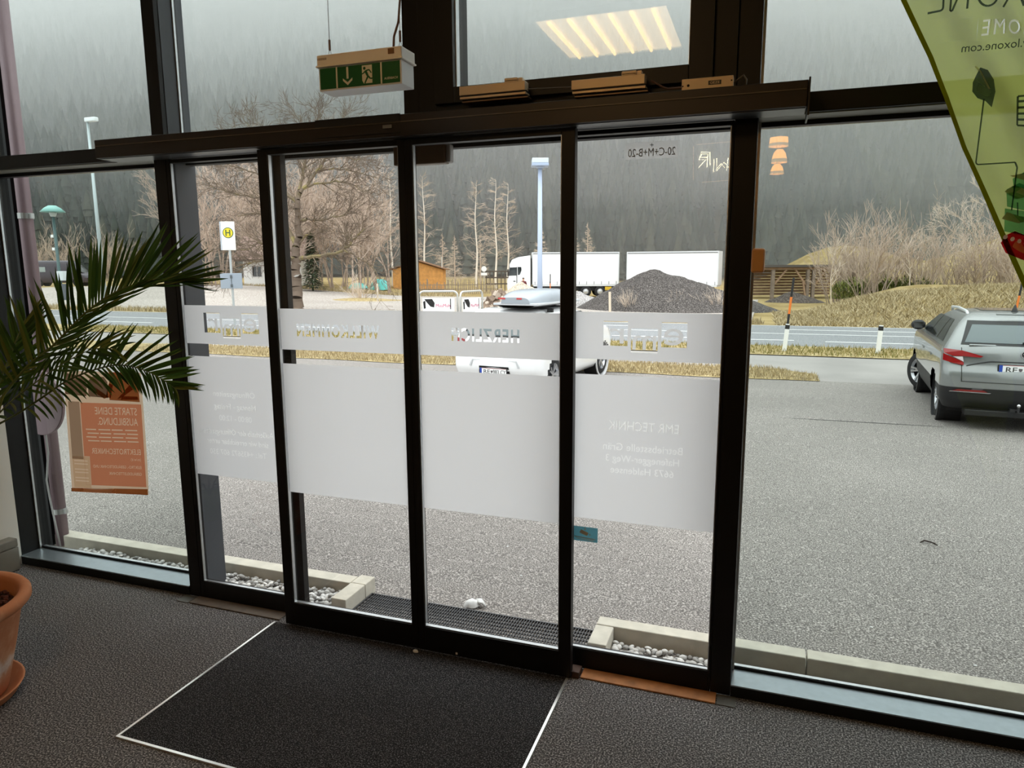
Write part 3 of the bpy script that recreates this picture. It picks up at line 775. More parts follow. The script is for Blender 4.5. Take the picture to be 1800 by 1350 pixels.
# ------------------------------------------------------------------ potted palm
PX, PY = -3.205, 1.805
TERRA = bpy.data.materials.new('terracotta'); TERRA.use_nodes = True
def _terra():
    n_ = TERRA.node_tree; b = n_.nodes['Principled BSDF']; b.inputs['Roughness'].default_value = .85; b.inputs['Specular IOR Level'].default_value = .25
    co = nd(n_, 'ShaderNodeTexCoord'); ns = nd(n_, 'ShaderNodeTexNoise'); ns.inputs['Scale'].default_value = 9; ns.inputs['Detail'].default_value = 8; ns.inputs['Roughness'].default_value = .65
    n_.links.new(co.outputs['Object'], ns.inputs['Vector'])
    sp = nd(n_, 'ShaderNodeSeparateXYZ'); n_.links.new(co.outputs['Object'], sp.inputs[0])
    # lime bloom: strongest in a belt low on the wall of the pot
    m1 = nd(n_, 'ShaderNodeMath', operation='SUBTRACT'); m1.inputs[1].default_value = .15; n_.links.new(sp.outputs['Z'], m1.inputs[0])
    m2 = nd(n_, 'ShaderNodeMath', operation='ABSOLUTE'); n_.links.new(m1.outputs[0], m2.inputs[0])
    m3 = nd(n_, 'ShaderNodeMapRange'); m3.inputs['From Min'].default_value = 0; m3.inputs['From Max'].default_value = .10; m3.inputs['To Min'].default_value = .30; m3.inputs['To Max'].default_value = -.12
    n_.links.new(m2.outputs[0], m3.inputs['Value'])
    ad = nd(n_, 'ShaderNodeMath', operation='ADD'); n_.links.new(ns.outputs['Fac'], ad.inputs[0]); n_.links.new(m3.outputs[0], ad.inputs[1])
    r = nd(n_, 'ShaderNodeValToRGB'); e = r.color_ramp.elements
    e[0].position = .40; e[0].color = (*lin((190,124,86)), 1); e[1].position = .78; e[1].color = (*lin((226,206,192)), 1)
    k = e.new(.60); k.color = (*lin((206,150,114)), 1)
    n_.links.new(ad.outputs[0], r.inputs[0]); n_.links.new(r.outputs[0], b.inputs['Base Color'])
_terra()
s = MB().lathe([(.0,.004),(.20,.004),(.245,.012),(.268,.050),(.272,.056),(.262,.056),(.238,.020),(.0,.014)], 40).build('plant_saucer', TERRA, smooth=True)
s.location = (PX, PY, .0); tag(s, 'round terracotta saucer on the carpet under the palm pot', 'saucer')
t = thing('potted_palm', 'feathery green palm in a weathered terracotta pot by the left window', 'plant', (PX, PY, .016))
POX = Vector((.035,.03,0))
prof = [(q_*1.27, h_*1.10) for q_, h_ in [(.0,.0),(.155,.0),(.166,.012),(.205,.20),(.226,.318),(.232,.330),(.232,.338),(.229,.345),(.234,.352),(.252,.358),(.262,.372),(.262,.392),(.254,.404),(.240,.406),(.228,.398),(.222,.380),(.217,.330),(.215,.31)]]
MB().lathe(prof, 48).build('pot', TERRA, t, smooth=True)
rng = random.Random(3)
b = MB(); b.lathe([(.0,.380),(.12,.383),(.274,.369)], 30); soil = b.build('soil', mat('potting_soil', (62,36,26), rough=1, var=.4, scale=60), t)
b = MB()
for k in range(420):
    a = rng.random()*2*PI; r_ = .265*math.sqrt(rng.random())
    b.ball((r_*math.cos(a), r_*math.sin(a), .381), .008+.006*rng.random(), 5, 4, (1,.8,.7))
o = b.build('bark_mulch', mat('bark_chunks', (88,46,34), rough=1, var=.4, scale=40), t); o['kind'] = 'stuff'
CR = Vector((-3.22,1.95,1.06))-Vector((PX,PY,.016))
MB().tube([(0,0,.33),(.0,.03,.6),(CR.x*.7,CR.y*.7,.85),tuple(CR)], [.055,.060,.060,.045], 14).build('stem', mat('palm_stem', (96,74,52), rough=.95, var=.3, scale=25, bump=.6, bscale=40), t, smooth=True)
PALMG = ramp_attr('palm_leaf', [(0,(36,56,24)),(.6,(66,92,36)),(1,(116,112,52))], rough=.45)
RACH = mat('palm_rachis', (84,96,44), rough=.5)
def _leafy():
    n_ = PALMG.node_tree; b = n_.nodes['Principled BSDF']; out = n_.nodes['Material Output']
    tl = nd(n_, 'ShaderNodeBsdfTranslucent'); mx = nd(n_, 'ShaderNodeMixShader'); mx.inputs[0].default_value = .4
    n_.links.new(b.inputs['Base Color'].links[0].from_socket, tl.inputs['Color'])
    n_.links.new(b.outputs[0], mx.inputs[1]); n_.links.new(tl.outputs[0], mx.inputs[2]); n_.links.new(mx.outputs[0], out.inputs['Surface'])
_leafy()
def blade_mesh(tone):
    b = MB(); b.tone = tone
    N = 6; w = .034
    vs = []
    for k in range(N+1):
        u = k/N; ww = w*(math.sin(PI*min(1, .12+u*.88))**.7)*(1 if u < 1 else 0); ww = max(ww, .0012)
        zz = -.10*u*u
        vs += [(u, -ww, zz+ww*.55), (u, 0, zz), (u, ww, zz+ww*.55)]
    fs = []
    for k in range(N):
        o = k*3; fs += [(o,o+1,o+4,o+3), (o+1,o+2,o+5,o+4)]
    b.add(vs, fs)
    return b.mesh('leaflet', PALMG, True)
BL = [blade_mesh(x) for x in (.15,.35,.5,.62,.85)]
def frond(pts, nper, sA, sB, la, lb, aA=(75,35), aB=(60,25), start=.12, seed=1, rad=.007, wid=1.0):
    """pts world positions of the midrib; sA/sB: world directions the two rows of leaflets lean to"""
    rg = random.Random(seed)
    P = [Vector(p)-Vector((PX,PY,.016)) for p in pts]
    # catmull resample
    Q = []
    for i in range(len(P)-1):
        p0 = P[max(i-1,0)]; p1 = P[i]; p2 = P[i+1]; p3 = P[min(i+2,len(P)-1)]
        for k in range(8):
            u = k/8
            Q.append(.5*((2*p1)+(p2-p0)*u+(2*p0-5*p1+4*p2-p3)*u*u+(3*p1-p0-3*p2+p3)*u**3))
    Q.append(P[-1])
    fr = MB().tube(Q, [rad*(1-.75*i/len(Q)) for i in range(len(Q))], 6).build('frond', RACH, t, smooth=True)
    cnt = 0
    for side_, sv, ln, ag in ((0, Vector(sA), la, aA), (1, Vector(sB), lb, aB)):
        for k in range(nper):
            u = start+(1-start)*(k+.5*side_)/nper
            f = u*(len(Q)-1); i = min(int(f), len(Q)-2); p = Q[i].lerp(Q[i+1], f-i); d = (Q[i+1]-Q[i]).normalized()
            s = (sv-d*sv.dot(d)).normalized()
            a = math.radians(ag[0]+(ag[1]-ag[0])*u+rg.uniform(-9,9))
            l = ln*(.55+.9*u if u < .5 else 1.0-.45*max(0,(u-.75)/.25))*rg.uniform(.85,1.1)
            n_ = d.cross(s).normalized()
            x = (d*math.cos(a)+s*math.sin(a)+n_*rg.uniform(-.14,.14)).normalized()
            y = n_.cross(x).normalized(); z = x.cross(y)
            ww = wid*.20*rg.uniform(.8,1.15)
            M = Matrix(((x.x*l,y.x*ww,z.x*ww,p.x),(x.y*l,y.y*ww,z.y*ww,p.y),(x.z*l,y.z*ww,z.z*ww,p.z),(0,0,0,1)))
            o = bpy.data.objects.new('leaflet', rg.choice(BL)); COL.objects.link(o); o.parent = fr; o.matrix_local = M
            cnt += 1
    return cnt
VIEW = Vector((-.72,.69,-.05)); RT = Vector((.69,.72,0)); UP = Vector((0,0,1))
PALM_PTS = {'A':[(-3.167,2.033,1.145),(-3.090,2.122,1.309),(-3.023,2.188,1.422),(-2.956,2.245,1.493),(-2.901,2.301,1.573),(-2.851,2.353,1.646),(-2.790,2.419,1.714),(-2.726,2.482,1.758),(-2.662,2.541,1.783),(-2.597,2.597,1.787),(-2.542,2.635,1.771)],'B':[(-3.167,2.032,1.133),(-2.980,2.082,1.228),(-2.848,2.122,1.312),(-2.769,2.149,1.365),(-2.676,2.179,1.407),(-2.592,2.213,1.432),(-2.527,2.227,1.438),(-2.470,2.245,1.428),(-2.405,2.254,1.408),(-2.345,2.269,1.373),(-2.301,2.279,1.340)],'C':[(-3.168,2.035,1.157),(-3.168,2.111,1.281),(-3.150,2.170,1.399),(-3.139,2.228,1.520),(-3.143,2.287,1.617)],'D':[(-3.114,1.996,1.133),(-2.957,2.023,1.273),(-2.812,2.037,1.367),(-2.659,2.065,1.459),(-2.536,2.098,1.517),(-2.433,2.114,1.525)],}
nleaf = 0
nleaf += frond(PALM_PTS['A'], 62, UP*.95+RT*.25, -VIEW*.55-UP*.25+RT*.35, .315, .275, (66,26), (44,16), seed=2, wid=1.15)
nleaf += frond(PALM_PTS['B'], 44, UP*.9+RT*.2, -UP*1.0+RT*.1, .215, .14, (62,30), (85,35), seed=5, rad=.005)
nleaf += frond(PALM_PTS['C'], 26, RT*.9+UP*.2, -RT*.9+UP*.1, .20, .20, (45,20), (50,25), seed=8)
nleaf += frond(PALM_PTS['D'], 20, UP*.6+VIEW*.4, -UP*.7-VIEW*.3, .17, .17, (50,25), (55,25), seed=11, rad=.004)

# ------------------------------------------------------------------ green feather flag at the right
t = thing('feather_flag', 'tall translucent green feather flag standing in front of the right window', 'flag', (1.12,2.3,0))
FX = 1.12
edge = [(-.10,3.35),(.10,3.05),(.22,2.76),(.310,2.545),(.387,2.393),(.432,2.287),(.484,2.15),(.542,2.028),(.607,1.89),(.664,1.775),(.74,1.60),(.84,1.36),(.95,1.08),(1.06,.80)]
FLAGC = cloth_mat('flag_lime_cloth', (194,204,112), trans=.74, clear=.13)
HEM = cloth_mat('flag_hem_olive', (120,120,24), trans=.5)
def fy(x, z): return .018*math.sin((x*.9+z*.42)*21)*min(1,(x-.2)*3)+.010*math.sin((x*1.3+z*.8)*37)
rows = []; hem = []
es = []
for i in range(len(edge)-1):
    for k in range(5):
        u = k/5; es.append((edge[i][0]*(1-u)+edge[i+1][0]*u, edge[i][1]*(1-u)+edge[i+1][1]*u))
es.append(edge[-1])
ZB0, ZB1, XB0, XB1 = 2.422, 2.482, .495, .810
def edge_x(z): return float(np.interp(-z, [-e[1] for e in edge], [e[0] for e in edge]))
def cloth_rows(zl, xl, xr, n_=60):
    return MB().grid([[((xl(z)+(xr-xl(z))*j/n_)-FX, fy(xl(z)+(xr-xl(z))*j/n_, z), z) for j in range(n_+1)] for z in zl])
zz_ = [z for _, z in es]
cl = MB()
for part in (cloth_rows([z for z in zz_ if z > ZB1]+[ZB1], edge_x, 1.12), cloth_rows([ZB1, (ZB0+ZB1)/2, ZB0], edge_x, XB0, 24), cloth_rows([ZB1, (ZB0+ZB1)/2, ZB0], lambda z: XB1, 1.12, 30), cloth_rows([ZB0]+[z for z in zz_ if z < ZB0], edge_x, 1.12)):
    cl.add(part.v, part.f)
cl.build('cloth', FLAGC, t, smooth=True)
for x, z in es: hem.append([((x-.001+.012*j)-FX, fy(x+.012*j, z)-.0015, z) for j in range(2)])
MB().grid(hem).build('hem', HEM, t, smooth=True)
PALE = cloth_mat('flag_print_pale', (240,240,206), trans=.85, clear=.15)
HT = [('SMART HOME', .056, .652, 2.434, .292, 0)]
o = film('cloth_lettered', t, XB0, XB1, ZB0, ZB1, 0, HT); o.data.materials.clear(); o.data.materials.append(FLAGC)
def chop(me):
    bm = bmesh.new(); bm.from_mesh(me)
    for k in range(1, 32): bmesh.ops.bisect_plane(bm, geom=bm.verts[:]+bm.edges[:]+bm.faces[:], plane_co=(XB0+.01*k,0,0), plane_no=(1,0,0))
    bm.to_mesh(me); bm.free()
chop(o.data)
for v in o.data.vertices: v.co = (v.co.x-FX, fy(v.co.x, v.co.z), v.co.z)
o.data.polygons.foreach_set('use_smooth', [True]*len(o.data.polygons))
o = lettering('SMART HOME', .056, PALE, (.652,0,2.434), OUT, t, width=.292, name='flag_lettering', extrude=0.0)
chop(o.data)
for v in o.data.vertices: v.co = (v.co.x-FX, fy(v.co.x, v.co.z), v.co.z)
pole = [(1.12,0,.02),(1.12,0,1.2),(1.12,0,2.4),(1.08,0,2.95),(.92,0,3.32),(.62,0,3.52),(.25,0,3.50),(-.10,0,3.36)]
MB().tube([(x-FX,.0,z) for x,_,z in pole], [.012,.012,.011,.009,.007,.006,.005,.004], 8).build('pole', mat('flag_pole_grey', (110,112,110), rough=.4), t, smooth=True)
MB().lathe([(0,0),(.20,0),(.20,.012),(.03,.03),(.02,.10),(0,.10)], 28).build('base', mat('flag_base_grey', (90,90,92), rough=.5), t)
INK = ink('flag_print_grey', (.36,.40,.42))
def ribbon(pts, w, m, name):
    b = MB()
    for (x0, z0), (x1, z1) in zip(pts, pts[1:]):
        dx, dz = x1-x0, z1-z0; l = math.hypot(dx, dz) or 1; nx, nz = -dz/l*w/2, dx/l*w/2
        q = [(x0+nx,z0+nz),(x1+nx,z1+nz),(x1-nx,z1-nz),(x0-nx,z0-nz)]
        b.poly([(x-FX, fy(x, z)-.004, z) for x, z in q], (0,-.0006,0))
    return b.build(name, m, t)
def arc(cx, cz, r, a0, a1, n=8, rz=None): return [(cx+r*math.cos(math.radians(a0+(a1-a0)*k/n)), cz+(rz or r)*math.sin(math.radians(a0+(a1-a0)*k/n))) for k in range(n+1)]
# large thin capitals, mirrored (the flag is printed for the street side): E N O X O L from left to right
ribbon([(.372,2.499),(.398,2.500)]+arc(.398,2.509,.009,-90,0,4)+[(.407,2.60),(.398,2.612),(.372,2.612)], .005, INK, 'logo_letter'); ribbon([(.374,2.556),(.407,2.556)], .005, INK, 'logo_letter')
ribbon([(.425,2.612),(.425,2.500),(.430,2.500),(.466,2.606),(.466,2.504)], .005, INK, 'logo_letter')
ribbon(arc(.512,2.556,.030,0,360,24,.052), .005, INK, 'logo_letter')
ribbon([(.552,2.503),(.600,2.612)], .005, INK, 'logo_letter'); ribbon([(.600,2.503),(.552,2.612)], .005, INK, 'logo_letter')
ribbon(arc(.645,2.556,.030,0,360,24,.052), .005, INK, 'logo_letter'); ribbon([(.725,2.612),(.725,2.508),(.690,2.503)], .005, INK, 'logo_letter')
def ftxt(body, size, m, xr, z, width):
    me = text_mesh(body, size, 0, 'LEFT', .0003)
    co = np.empty(len(me.vertices)*3); me.vertices.foreach_get('co', co); w = co.reshape(-1,3)[:,0].max()
    me.transform(Matrix.Translation((xr-FX, -.024, z)) @ OUT @ Matrix.Diagonal((width/w,1,1,1))); me.materials.clear(); me.materials.append(m)
    o = bpy.data.objects.new('flag_lettering', me); COL.objects.link(o); o.parent = t
ftxt('www.loxone.com', .030, INK, .655, 2.391, .197)
# leaf plug symbol, cable line, battery outline
b = MB(); LFP = [(.505,2.349),(.525,2.343),(.541,2.318),(.545,2.285),(.538,2.245),(.523,2.262),(.505,2.272),(.492,2.290),(.490,2.312),(.497,2.332)]
b.poly([(x-FX, fy(x,z)-.005, z) for x, z in LFP], (0,-.0006,0)); b.build('leaf_symbol', INK, t)
ribbon([(.492,2.352),(.505,2.340),(.530,2.292)], .004, MATS['flag_print_pale'], 'leaf_vein')
ribbon([(.519,2.268),(.519,2.108),(.523,2.103),(.606,2.103),(.612,2.09),(.612,1.98)], .0035, INK, 'cable_line')
ribbon([(.640,2.275),(.604,2.275),(.604,2.198),(.640,2.198)], .005, INK, 'battery_outline')
for k in range(4): ribbon([(.606,2.262-.016*k),(.640,2.262-.016*k)], .006, INK, 'battery_bar')
G1 = ink('flag_print_green', (.45,.66,.55)); G2 = cloth_mat('flag_print_sage', (206,206,164), trans=.8)
def fpoly(pts, m, name, off=-.005):
    b = MB(); b.poly([(x-FX, fy(x,z)+off, z) for x, z in pts], (0,-.0006,0)); b.build(name, m, t)
fpoly([(.607,2.062),(.640,2.085),(.70,2.06),(.70,2.01),(.612,2.04)], G1, 'house_print'); fpoly([(.600,2.070),(.650,2.078),(.70,2.05),(.64,2.052)], G2, 'house_roof_print', -.006)
fpoly([(.596,2.035),(.622,2.050),(.70,2.01),(.70,1.96),(.60,1.99)], G1, 'house_print', -.006); fpoly([(.592,2.030),(.612,2.046),(.66,2.02),(.62,2.008)], G2, 'house_roof_print', -.007)
fpoly([(.595,1.985),(.70,1.965),(.70,1.90),(.60,1.925)], G1, 'house_print', -.007); fpoly([(.590,1.958),(.600,1.975),(.66,1.955),(.63,1.945)], G2, 'house_roof_print', -.008)
fpoly([(.622,2.00),(.625,2.00),(.628,1.965),(.625,1.965)], INK, 'window_print', -.009)
RED = ink('flag_print_red', (.62,.10,.14))
fpoly([(.598,1.895),(.605,1.915),(.622,1.925),(.650,1.912),(.70,1.88),(.70,1.83),(.645,1.850),(.612,1.868)], RED, 'red_shoe_print', -.009)
for k in range(4): fpoly([(.604+.015*k+.0045*math.cos(a), 1.910-.006*k+.006*math.sin(a)) for a in [j*PI/4 for j in range(8)]], mat('flag_print_white', (220,214,206), rough=.7), 'eyelet_print', -.0105)

# ------------------------------------------------------------------ lamps of the room (behind the camera, mirrored in the panes)
LWARM = emis('tube_warm_white', (255,200,116), 15.0)
t = thing('ceiling_light', 'square luminaire with six warm tubes hanging under the ceiling', 'lamp', (-1.28,-.14,3.70))
MB().box(-.50,.50,-.53,.53,.006,.030).build('reflector', mat('luminaire_white', (240,236,226), rough=.5, emit=(255,214,164), estr=5.0), t)
for k in range(6):
    x = -.40+.80*k/5
    MB().tube([(x,-.50,-.012),(x,.50,-.012)], .013, 8).build('tube', LWARM, t)
b = MB(); b.box(-.52,-.50,-.55,.55,-.005,.05); b.box(.50,.52,-.55,.55,-.005,.05); b.box(-.50,.50,-.55,-.53,-.005,.05); b.box(-.50,.50,.53,.55,-.005,.05); b.build('frame', WHITEP, t)
b = MB(); [b.tube([(x,y,.03),(x,y,.70)], .0015, 5) for x in (-.45,.45) for y in (-.48,.48)]; b.build('suspension_wire', STEEL, t)
SHADE = mat('glowing_shade', (255,214,150), rough=.4, emit=(255,172,84), estr=16.0)
GLOW2 = mat('shade_rim_glass', (240,226,200), rough=.2, emit=(255,206,140), estr=4.0)
def pend(x, y, z0, h, w, label, cyl=False):
    t = thing('pendant_lamp', label, 'lamp', (x,y,z0), 0, 'pendant lamps in the back of the room')
    if cyl: MB().lathe([(.0,h),(w/2*.95,h),(w/2,h*.35)], 24).build('shade', SHADE, t, smooth=True); MB().lathe([(w/2,h*.34),(w/2*1.04,0)], 24).build('shade_rim', GLOW2, t, smooth=True)
    else:
        MB().lathe([(.0,h),(w*.20,h*.97),(w*.36,h*.72),(w*.46,h*.28)], 24).build('shade', SHADE, t, smooth=True); MB().lathe([(w*.465,h*.27),(w*.5,0)], 24).build('shade_rim', GLOW2, t, smooth=True)
    MB().tube([(0,0,h),(0,0,4.40-z0)], .004, 6).build('cord', BLACK2, t)
pend(.089,-4.0,3.146,.170,.20,'warm bell pendant lamp mirrored as the middle one of three')
pend(.079,-5.5,3.176,.146,.20,'warm bell pendant lamp mirrored as the lowest of three')
pend(.065,-3.0,3.20,.10,.21,'pale drum pendant lamp mirrored as the topmost of three', True)
NEON = emis('neon_cream', (255,246,206), 24.0); NEO2 = emis('strip_orange', (255,196,150), 3.0)
t = thing('neon_sign', 'cream neon lettering outlined twice on the dark back wall', 'sign', (-1.05,-8.94,3.8))
def nx(u, v): return (-1.356+(u-1228)*.01049+1.05, 0, 3.677+(300-v)*.0099-3.8)
def zp(x, y): return (1240+x/9.64, 220+y/9.64)
def np3(x, y): return (900+x/3.971, y/3.971)
for seg in [[zp(150,575),zp(145,815),zp(280,660),zp(375,800),zp(390,565)],[zp(195,560),zp(205,790),zp(325,640),zp(440,785),zp(447,565)],
            [np3(1302,1168),np3(1352,1112),np3(1303,1108),np3(1318,1052),np3(1379,1056),np3(1385,1155)],[np3(1310,1098),np3(1323,1066),np3(1366,1069),np3(1362,1168)],[np3(1322,1092),np3(1362,1094)]]:
    MB().tube([nx(*p) for p in seg], .009, 6).build('neon_tube', NEON, t)
for a_, b_ in (((1222,250),(1290,248)),((1235,323),(1290,321)),((1217,252),(1219,318))):
    MB().tube([nx(*a_), nx(*b_)], .008, 5).build('light_strip', NEO2, t)
t = thing('green_planter', 'small green planter mirrored in the glass beside the palm', 'planter', (-3.80,1.95,0))
MB().lathe([(0,0),(.075,0),(.095,.19),(.100,.20),(.092,.20),(.085,.17),(0,.17)], 24).build('pot', mat('green_glaze', (116,140,72), rough=.4), t, smooth=True)
b = MB(); [b.tube([(0,0,.17),(.04*math.cos(k),.04*math.sin(k),.26),(.10*math.cos(k),.10*math.sin(k),.27+.03*(k%3))], [.004,.006,.001], 4) for k in range(9)]; b.build('leaves', MATS['palm_leaf'], t)
# ------------------------------------------------------------------ outside the door: kerbs, pebbles, grate
PEB = ramp_attr('river_pebbles', [(0,(112,110,108)),(.35,(160,158,154)),(.7,(204,202,198)),(1,(232,230,226))], rough=.8)
def pebble_mesh(seed):
    rg = random.Random(seed); b = MB(); b.tone = rg.random()**.8
    b.ball((0,0,0), .5, 7, 5, (1.0, .62+.3*rg.random(), .42+.25*rg.random()))
    b.v = [tuple(Vector(p)*(1+.16*noise.noise(Vector(p)*2.3+Vector((seed,0,0))))) for p in b.v]
    return b.mesh('pebble', PEB, True)
PM = [pebble_mesh(s) for s in range(12)]
def bed(name, label, x0, x1, y0, y1, z, n, seed, xb=None):
    r = thing(name, label, 'gravel bed', ((x0+x1)/2,(y0+y1)/2,z))
    cx, cy = (x0+x1)/2, (y0+y1)/2
    MB().box(x0-cx,(xb or x1)-cx,y0-cy,y1-cy,-.10,-.022).build('bed_base', mat('bed_dark_stone', (96,94,92), rough=1, var=.3, scale=30), r)
    rg = random.Random(seed)
    spots = []
    step = math.sqrt((x1-x0)*(y1-y0)/n)
    yy = y0+.018
    while yy < y1-.012:
        xx = x0+.018
        while xx < x1-.012:
            spots.append((xx+rg.uniform(-.3,.3)*step, yy+rg.uniform(-.3,.3)*step)); xx += step
        yy += step
    rg.shuffle(spots)
    extra = MB()
    for k, (x, y) in enumerate(spots):
        x = min(max(x, x0+.016), x1-.016); y = min(max(y, y0+.016), y1-.016)
        s = step*rg.uniform(.95,1.65)
        M = Matrix.Translation((x-cx, y-cy, rg.uniform(-.012,.014))) @ Euler((rg.uniform(-.5,.5), rg.uniform(-.5,.5), rg.uniform(0,6.28))).to_matrix().to_4x4() @ Matrix.Diagonal((s,s,s,1))
        if k < 295:
            o = bpy.data.objects.new('pebble', rg.choice(PM)); COL.objects.link(o); o.parent = r; o.matrix_local = M
        else:
            me = rg.choice(PM); extra.tone = me.attributes['tone'].data[0].value
            extra.add([M @ v.co for v in me.vertices], [tuple(p.vertices) for p in me.polygons])
    if extra.v:
        o = extra.build('pebbles', PEB, r, smooth=True); o['kind'] = 'stuff'
    return r
GX = -1.42
bl = bed('gravel_bed', 'long bed of pale river pebbles with concrete kerb left of the doors', -4.30, -2.205, 3.155, 3.355, -.050, 560, 1)
br = bed('gravel_bed', 'bed of pale river pebbles with concrete kerb right of the doors', -.640, -.03, 3.155, 3.345, -.058, 150, 2, 2.4)
def kerb(par, segs):
    o = par.location
    for (x0, x1, y0, y1, z0, z1) in segs:
        MB().box(x0-o.x, x1-o.x, y0-o.y, y1-o.y, z0-o.z, z1-o.z).build('kerb', CONC, par, bevel=.005)
kerb(bl, [(-4.6,-3.42,3.36,3.455,-.18,.012),(-3.415,-2.21,3.36,3.455,-.18,.012),(-2.2,-2.105,3.36,3.470,-.18,.018),(-2.2,-2.105,3.152,3.357,-.18,.018)])
kerb(br, [(-.735,-.642,3.152,3.342,-.18,.018),(-.735,.268,3.348,3.435,-.18,.018),(.275,1.30,3.348,3.435,-.18,.018),(1.305,2.4,3.348,3.435,-.18,.018)])
# steel grate between the beds
t = thing('entrance_grate', 'dark steel walk-off grate set in front of the sliding doors', 'grate', (GX,3.28,-.064))
GM = mat('galvanised_dark', (92,92,94), rough=.5, metal=.5)
b = MB(); b.box(-.68,.68,-.128,-.120,-.03,.004); b.box(-.68,.68,.132,.140,-.03,.004); b.box(-.68,-.672,-.119,.131,-.03,.004); b.box(.672,.68,-.119,.131,-.03,.004); b.build('rim', GM, t)
b = MB()
for k in range(1, 88):
    x = -.67+1.34*k/88; b.box(x-.0016,x+.0016,-.119,.131,-.02,.003)
for k in range(1, 7):
    y = -.119+.25*k/7; b.box(-.671,.671,y-.0012,y+.0012,-.02,.0015)
o = b.build('bars', GM, t); o['kind'] = 'stuff'
MB().box(-.671,.671,-.119,.131,-.04,-.030).build('pit_floor', mat('pit_dark', (30,30,30), rough=1), t)
# steel post outside
t = thing('steel_post', 'slim dark grey steel post standing in the pebbles outside the left door leaf', 'post', (-2.525,3.26,-.05))
MB().box(-.043,.043,-.03,.03,0,2.46).build('shaft', GREYF, t, bevel=.004)
b = MB(); b.box(-.06,.06,-.05,.05,-.03,.006); b.build('foot_plate', GREYF, t)
b = MB(); [b.ball((-.044,.0,z), .006, 6, 4) for z in (.35,2.2)]; b.build('screw', STEEL, t)
# downpipe with clamps, cable and round disc at the left corner outside
MAUVE = mat('mauve_metal', (132,108,114), rough=.45, metal=.2)
t = thing('downpipe', 'mauve downpipe with two clamps beyond the left window edge', 'downpipe', (-4.535,3.38,-.06))
MB().tube([(0,0,0),(0,0,3.9)], .041, 20).build('pipe', MAUVE, t, smooth=True)
CLP = mat('clamp_silver', (190,190,188), rough=.35, metal=.7)
for z in (.245,2.235):
    b = MB(); b.lathe([(.042,-.018),(.0455,-.018),(.0455,.018),(.042,.018)], 20, (0,0,z)); b.box(.043,.066,-.010,.010,z-.016,z+.016); b.box(-.13,-.043,-.006,.006,z-.012,z+.012); b.build('clamp', CLP, t)
MB().lathe([(.042,-.03),(.049,-.03),(.049,.03),(.042,.03)], 20, (0,0,.92)).build('sleeve', MAUVE, t)
t = thing('corner_cladding', 'black cladding strip behind the downpipe at the corner', 'cladding', (-4.70,3.36,-.06))
MB().box(-.14,.118,-.02,.02,0,4.4).build('sheet', BLACK2, t)
b = MB(); b.tube([(-4.49,3.31,1.35),(-4.49,3.31,.90),(-4.485,3.31,.62),(-4.53,3.31,.42),(-4.52,3.31,.30),(-4.50,3.31,.15),(-4.47,3.31,-.06)], .006, 7); o = b.build('grey_cable', mat('cable_pale', (176,174,172), rough=.5), smooth=True); tag(o, 'thin pale cable running down in front of the mauve downpipe', 'cable')
t = thing('round_disc', 'mauve round disc sign fixed to the downpipe', 'disc', (-4.50,3.30,.965))
MB().lathe([(0,-.012),(.217,-.012),(.222,-.008),(.222,.008),(.217,.012),(0,.012)], 40, axis='y').build('plate', MAUVE, t, smooth=False)
MB().box(-.02,.02,.0125,.03,-.05,.05).build('bracket', CLP, t)
# glove, twig, seam
t = thing('work_glove', 'crumpled white work glove lying on the asphalt by the grate', 'glove', (-1.480,3.47,-.066), .6)
GLV = cloth_mat('glove_white', (240,240,238), trans=.1)
b = MB(); b.grid([[(.050*math.cos(a)*f-.01*(1-f), .034*math.sin(a)*f, .004+.034*(1-f*f*f)+.004*math.sin(5*a)*f) for a in [2*PI*k/14 for k in range(15)]] for f in (.05,.35,.6,.8,.95,1.0)]); b.build('palm', GLV, t, smooth=True)
for k in range(4): MB().tube([(.03,-.020+.012*k,.026),(.055,-.024+.014*k,.022),(.070,-.030+.016*k,.004)], [.008,.008,.006], 7).build('finger', GLV, t, smooth=True)
MB().tube([(-.01,.028,.02),(.012,.045,.016),(.022,.052,.006)], [.009,.008,.005], 7).build('thumb', GLV, t, smooth=True)
b = MB(); b.tube([(1.16,5.62,-.166),(1.19,5.645,-.158),(1.235,5.63,-.160),(1.268,5.60,-.168)], [.004,.006,.005,.003], 6); b.tube([(1.235,5.63,-.16),(1.262,5.625,-.162)], [.003,.002], 5); o = b.build('twig', mat('dark_bark', (54,44,38), rough=1), smooth=True); tag(o, 'short dark curved twig lying on the open asphalt', 'twig')
def flat(name, label, pts, m, dz=.004):
    b = MB(); b.grid([[(x, y-w, ground_z(x, y)+dz) for x, y, w in pts], [(x, y+w, ground_z(x, y)+dz) for x, y, w in pts]]); o = b.build(name, m); o['kind'] = 'structure'; return o
flat('ground_seam', '', [(.33,10.84,.004),(1.0,10.86,.012),(1.7,10.88,.014),(2.4,10.9,.006)], mat('asphalt_joint', (70,68,66), rough=1))
for x, y in ((-1.62,4.45),(-1.36,3.98),(.63,3.98),(1.05,3.72),(-.2,4.2)):
    o = MB().ball((0,0,0), .5, 7, 5, (.018,.012,.008)).build('stone_chip', WHITEP); o.location = (x, y, ground_z(x, y)+.003); o.rotation_euler = (0,0,x*9)
    tag(o, 'tiny white stone chip lying on the grey asphalt', 'stone chip', 'white stone chips on the forecourt')

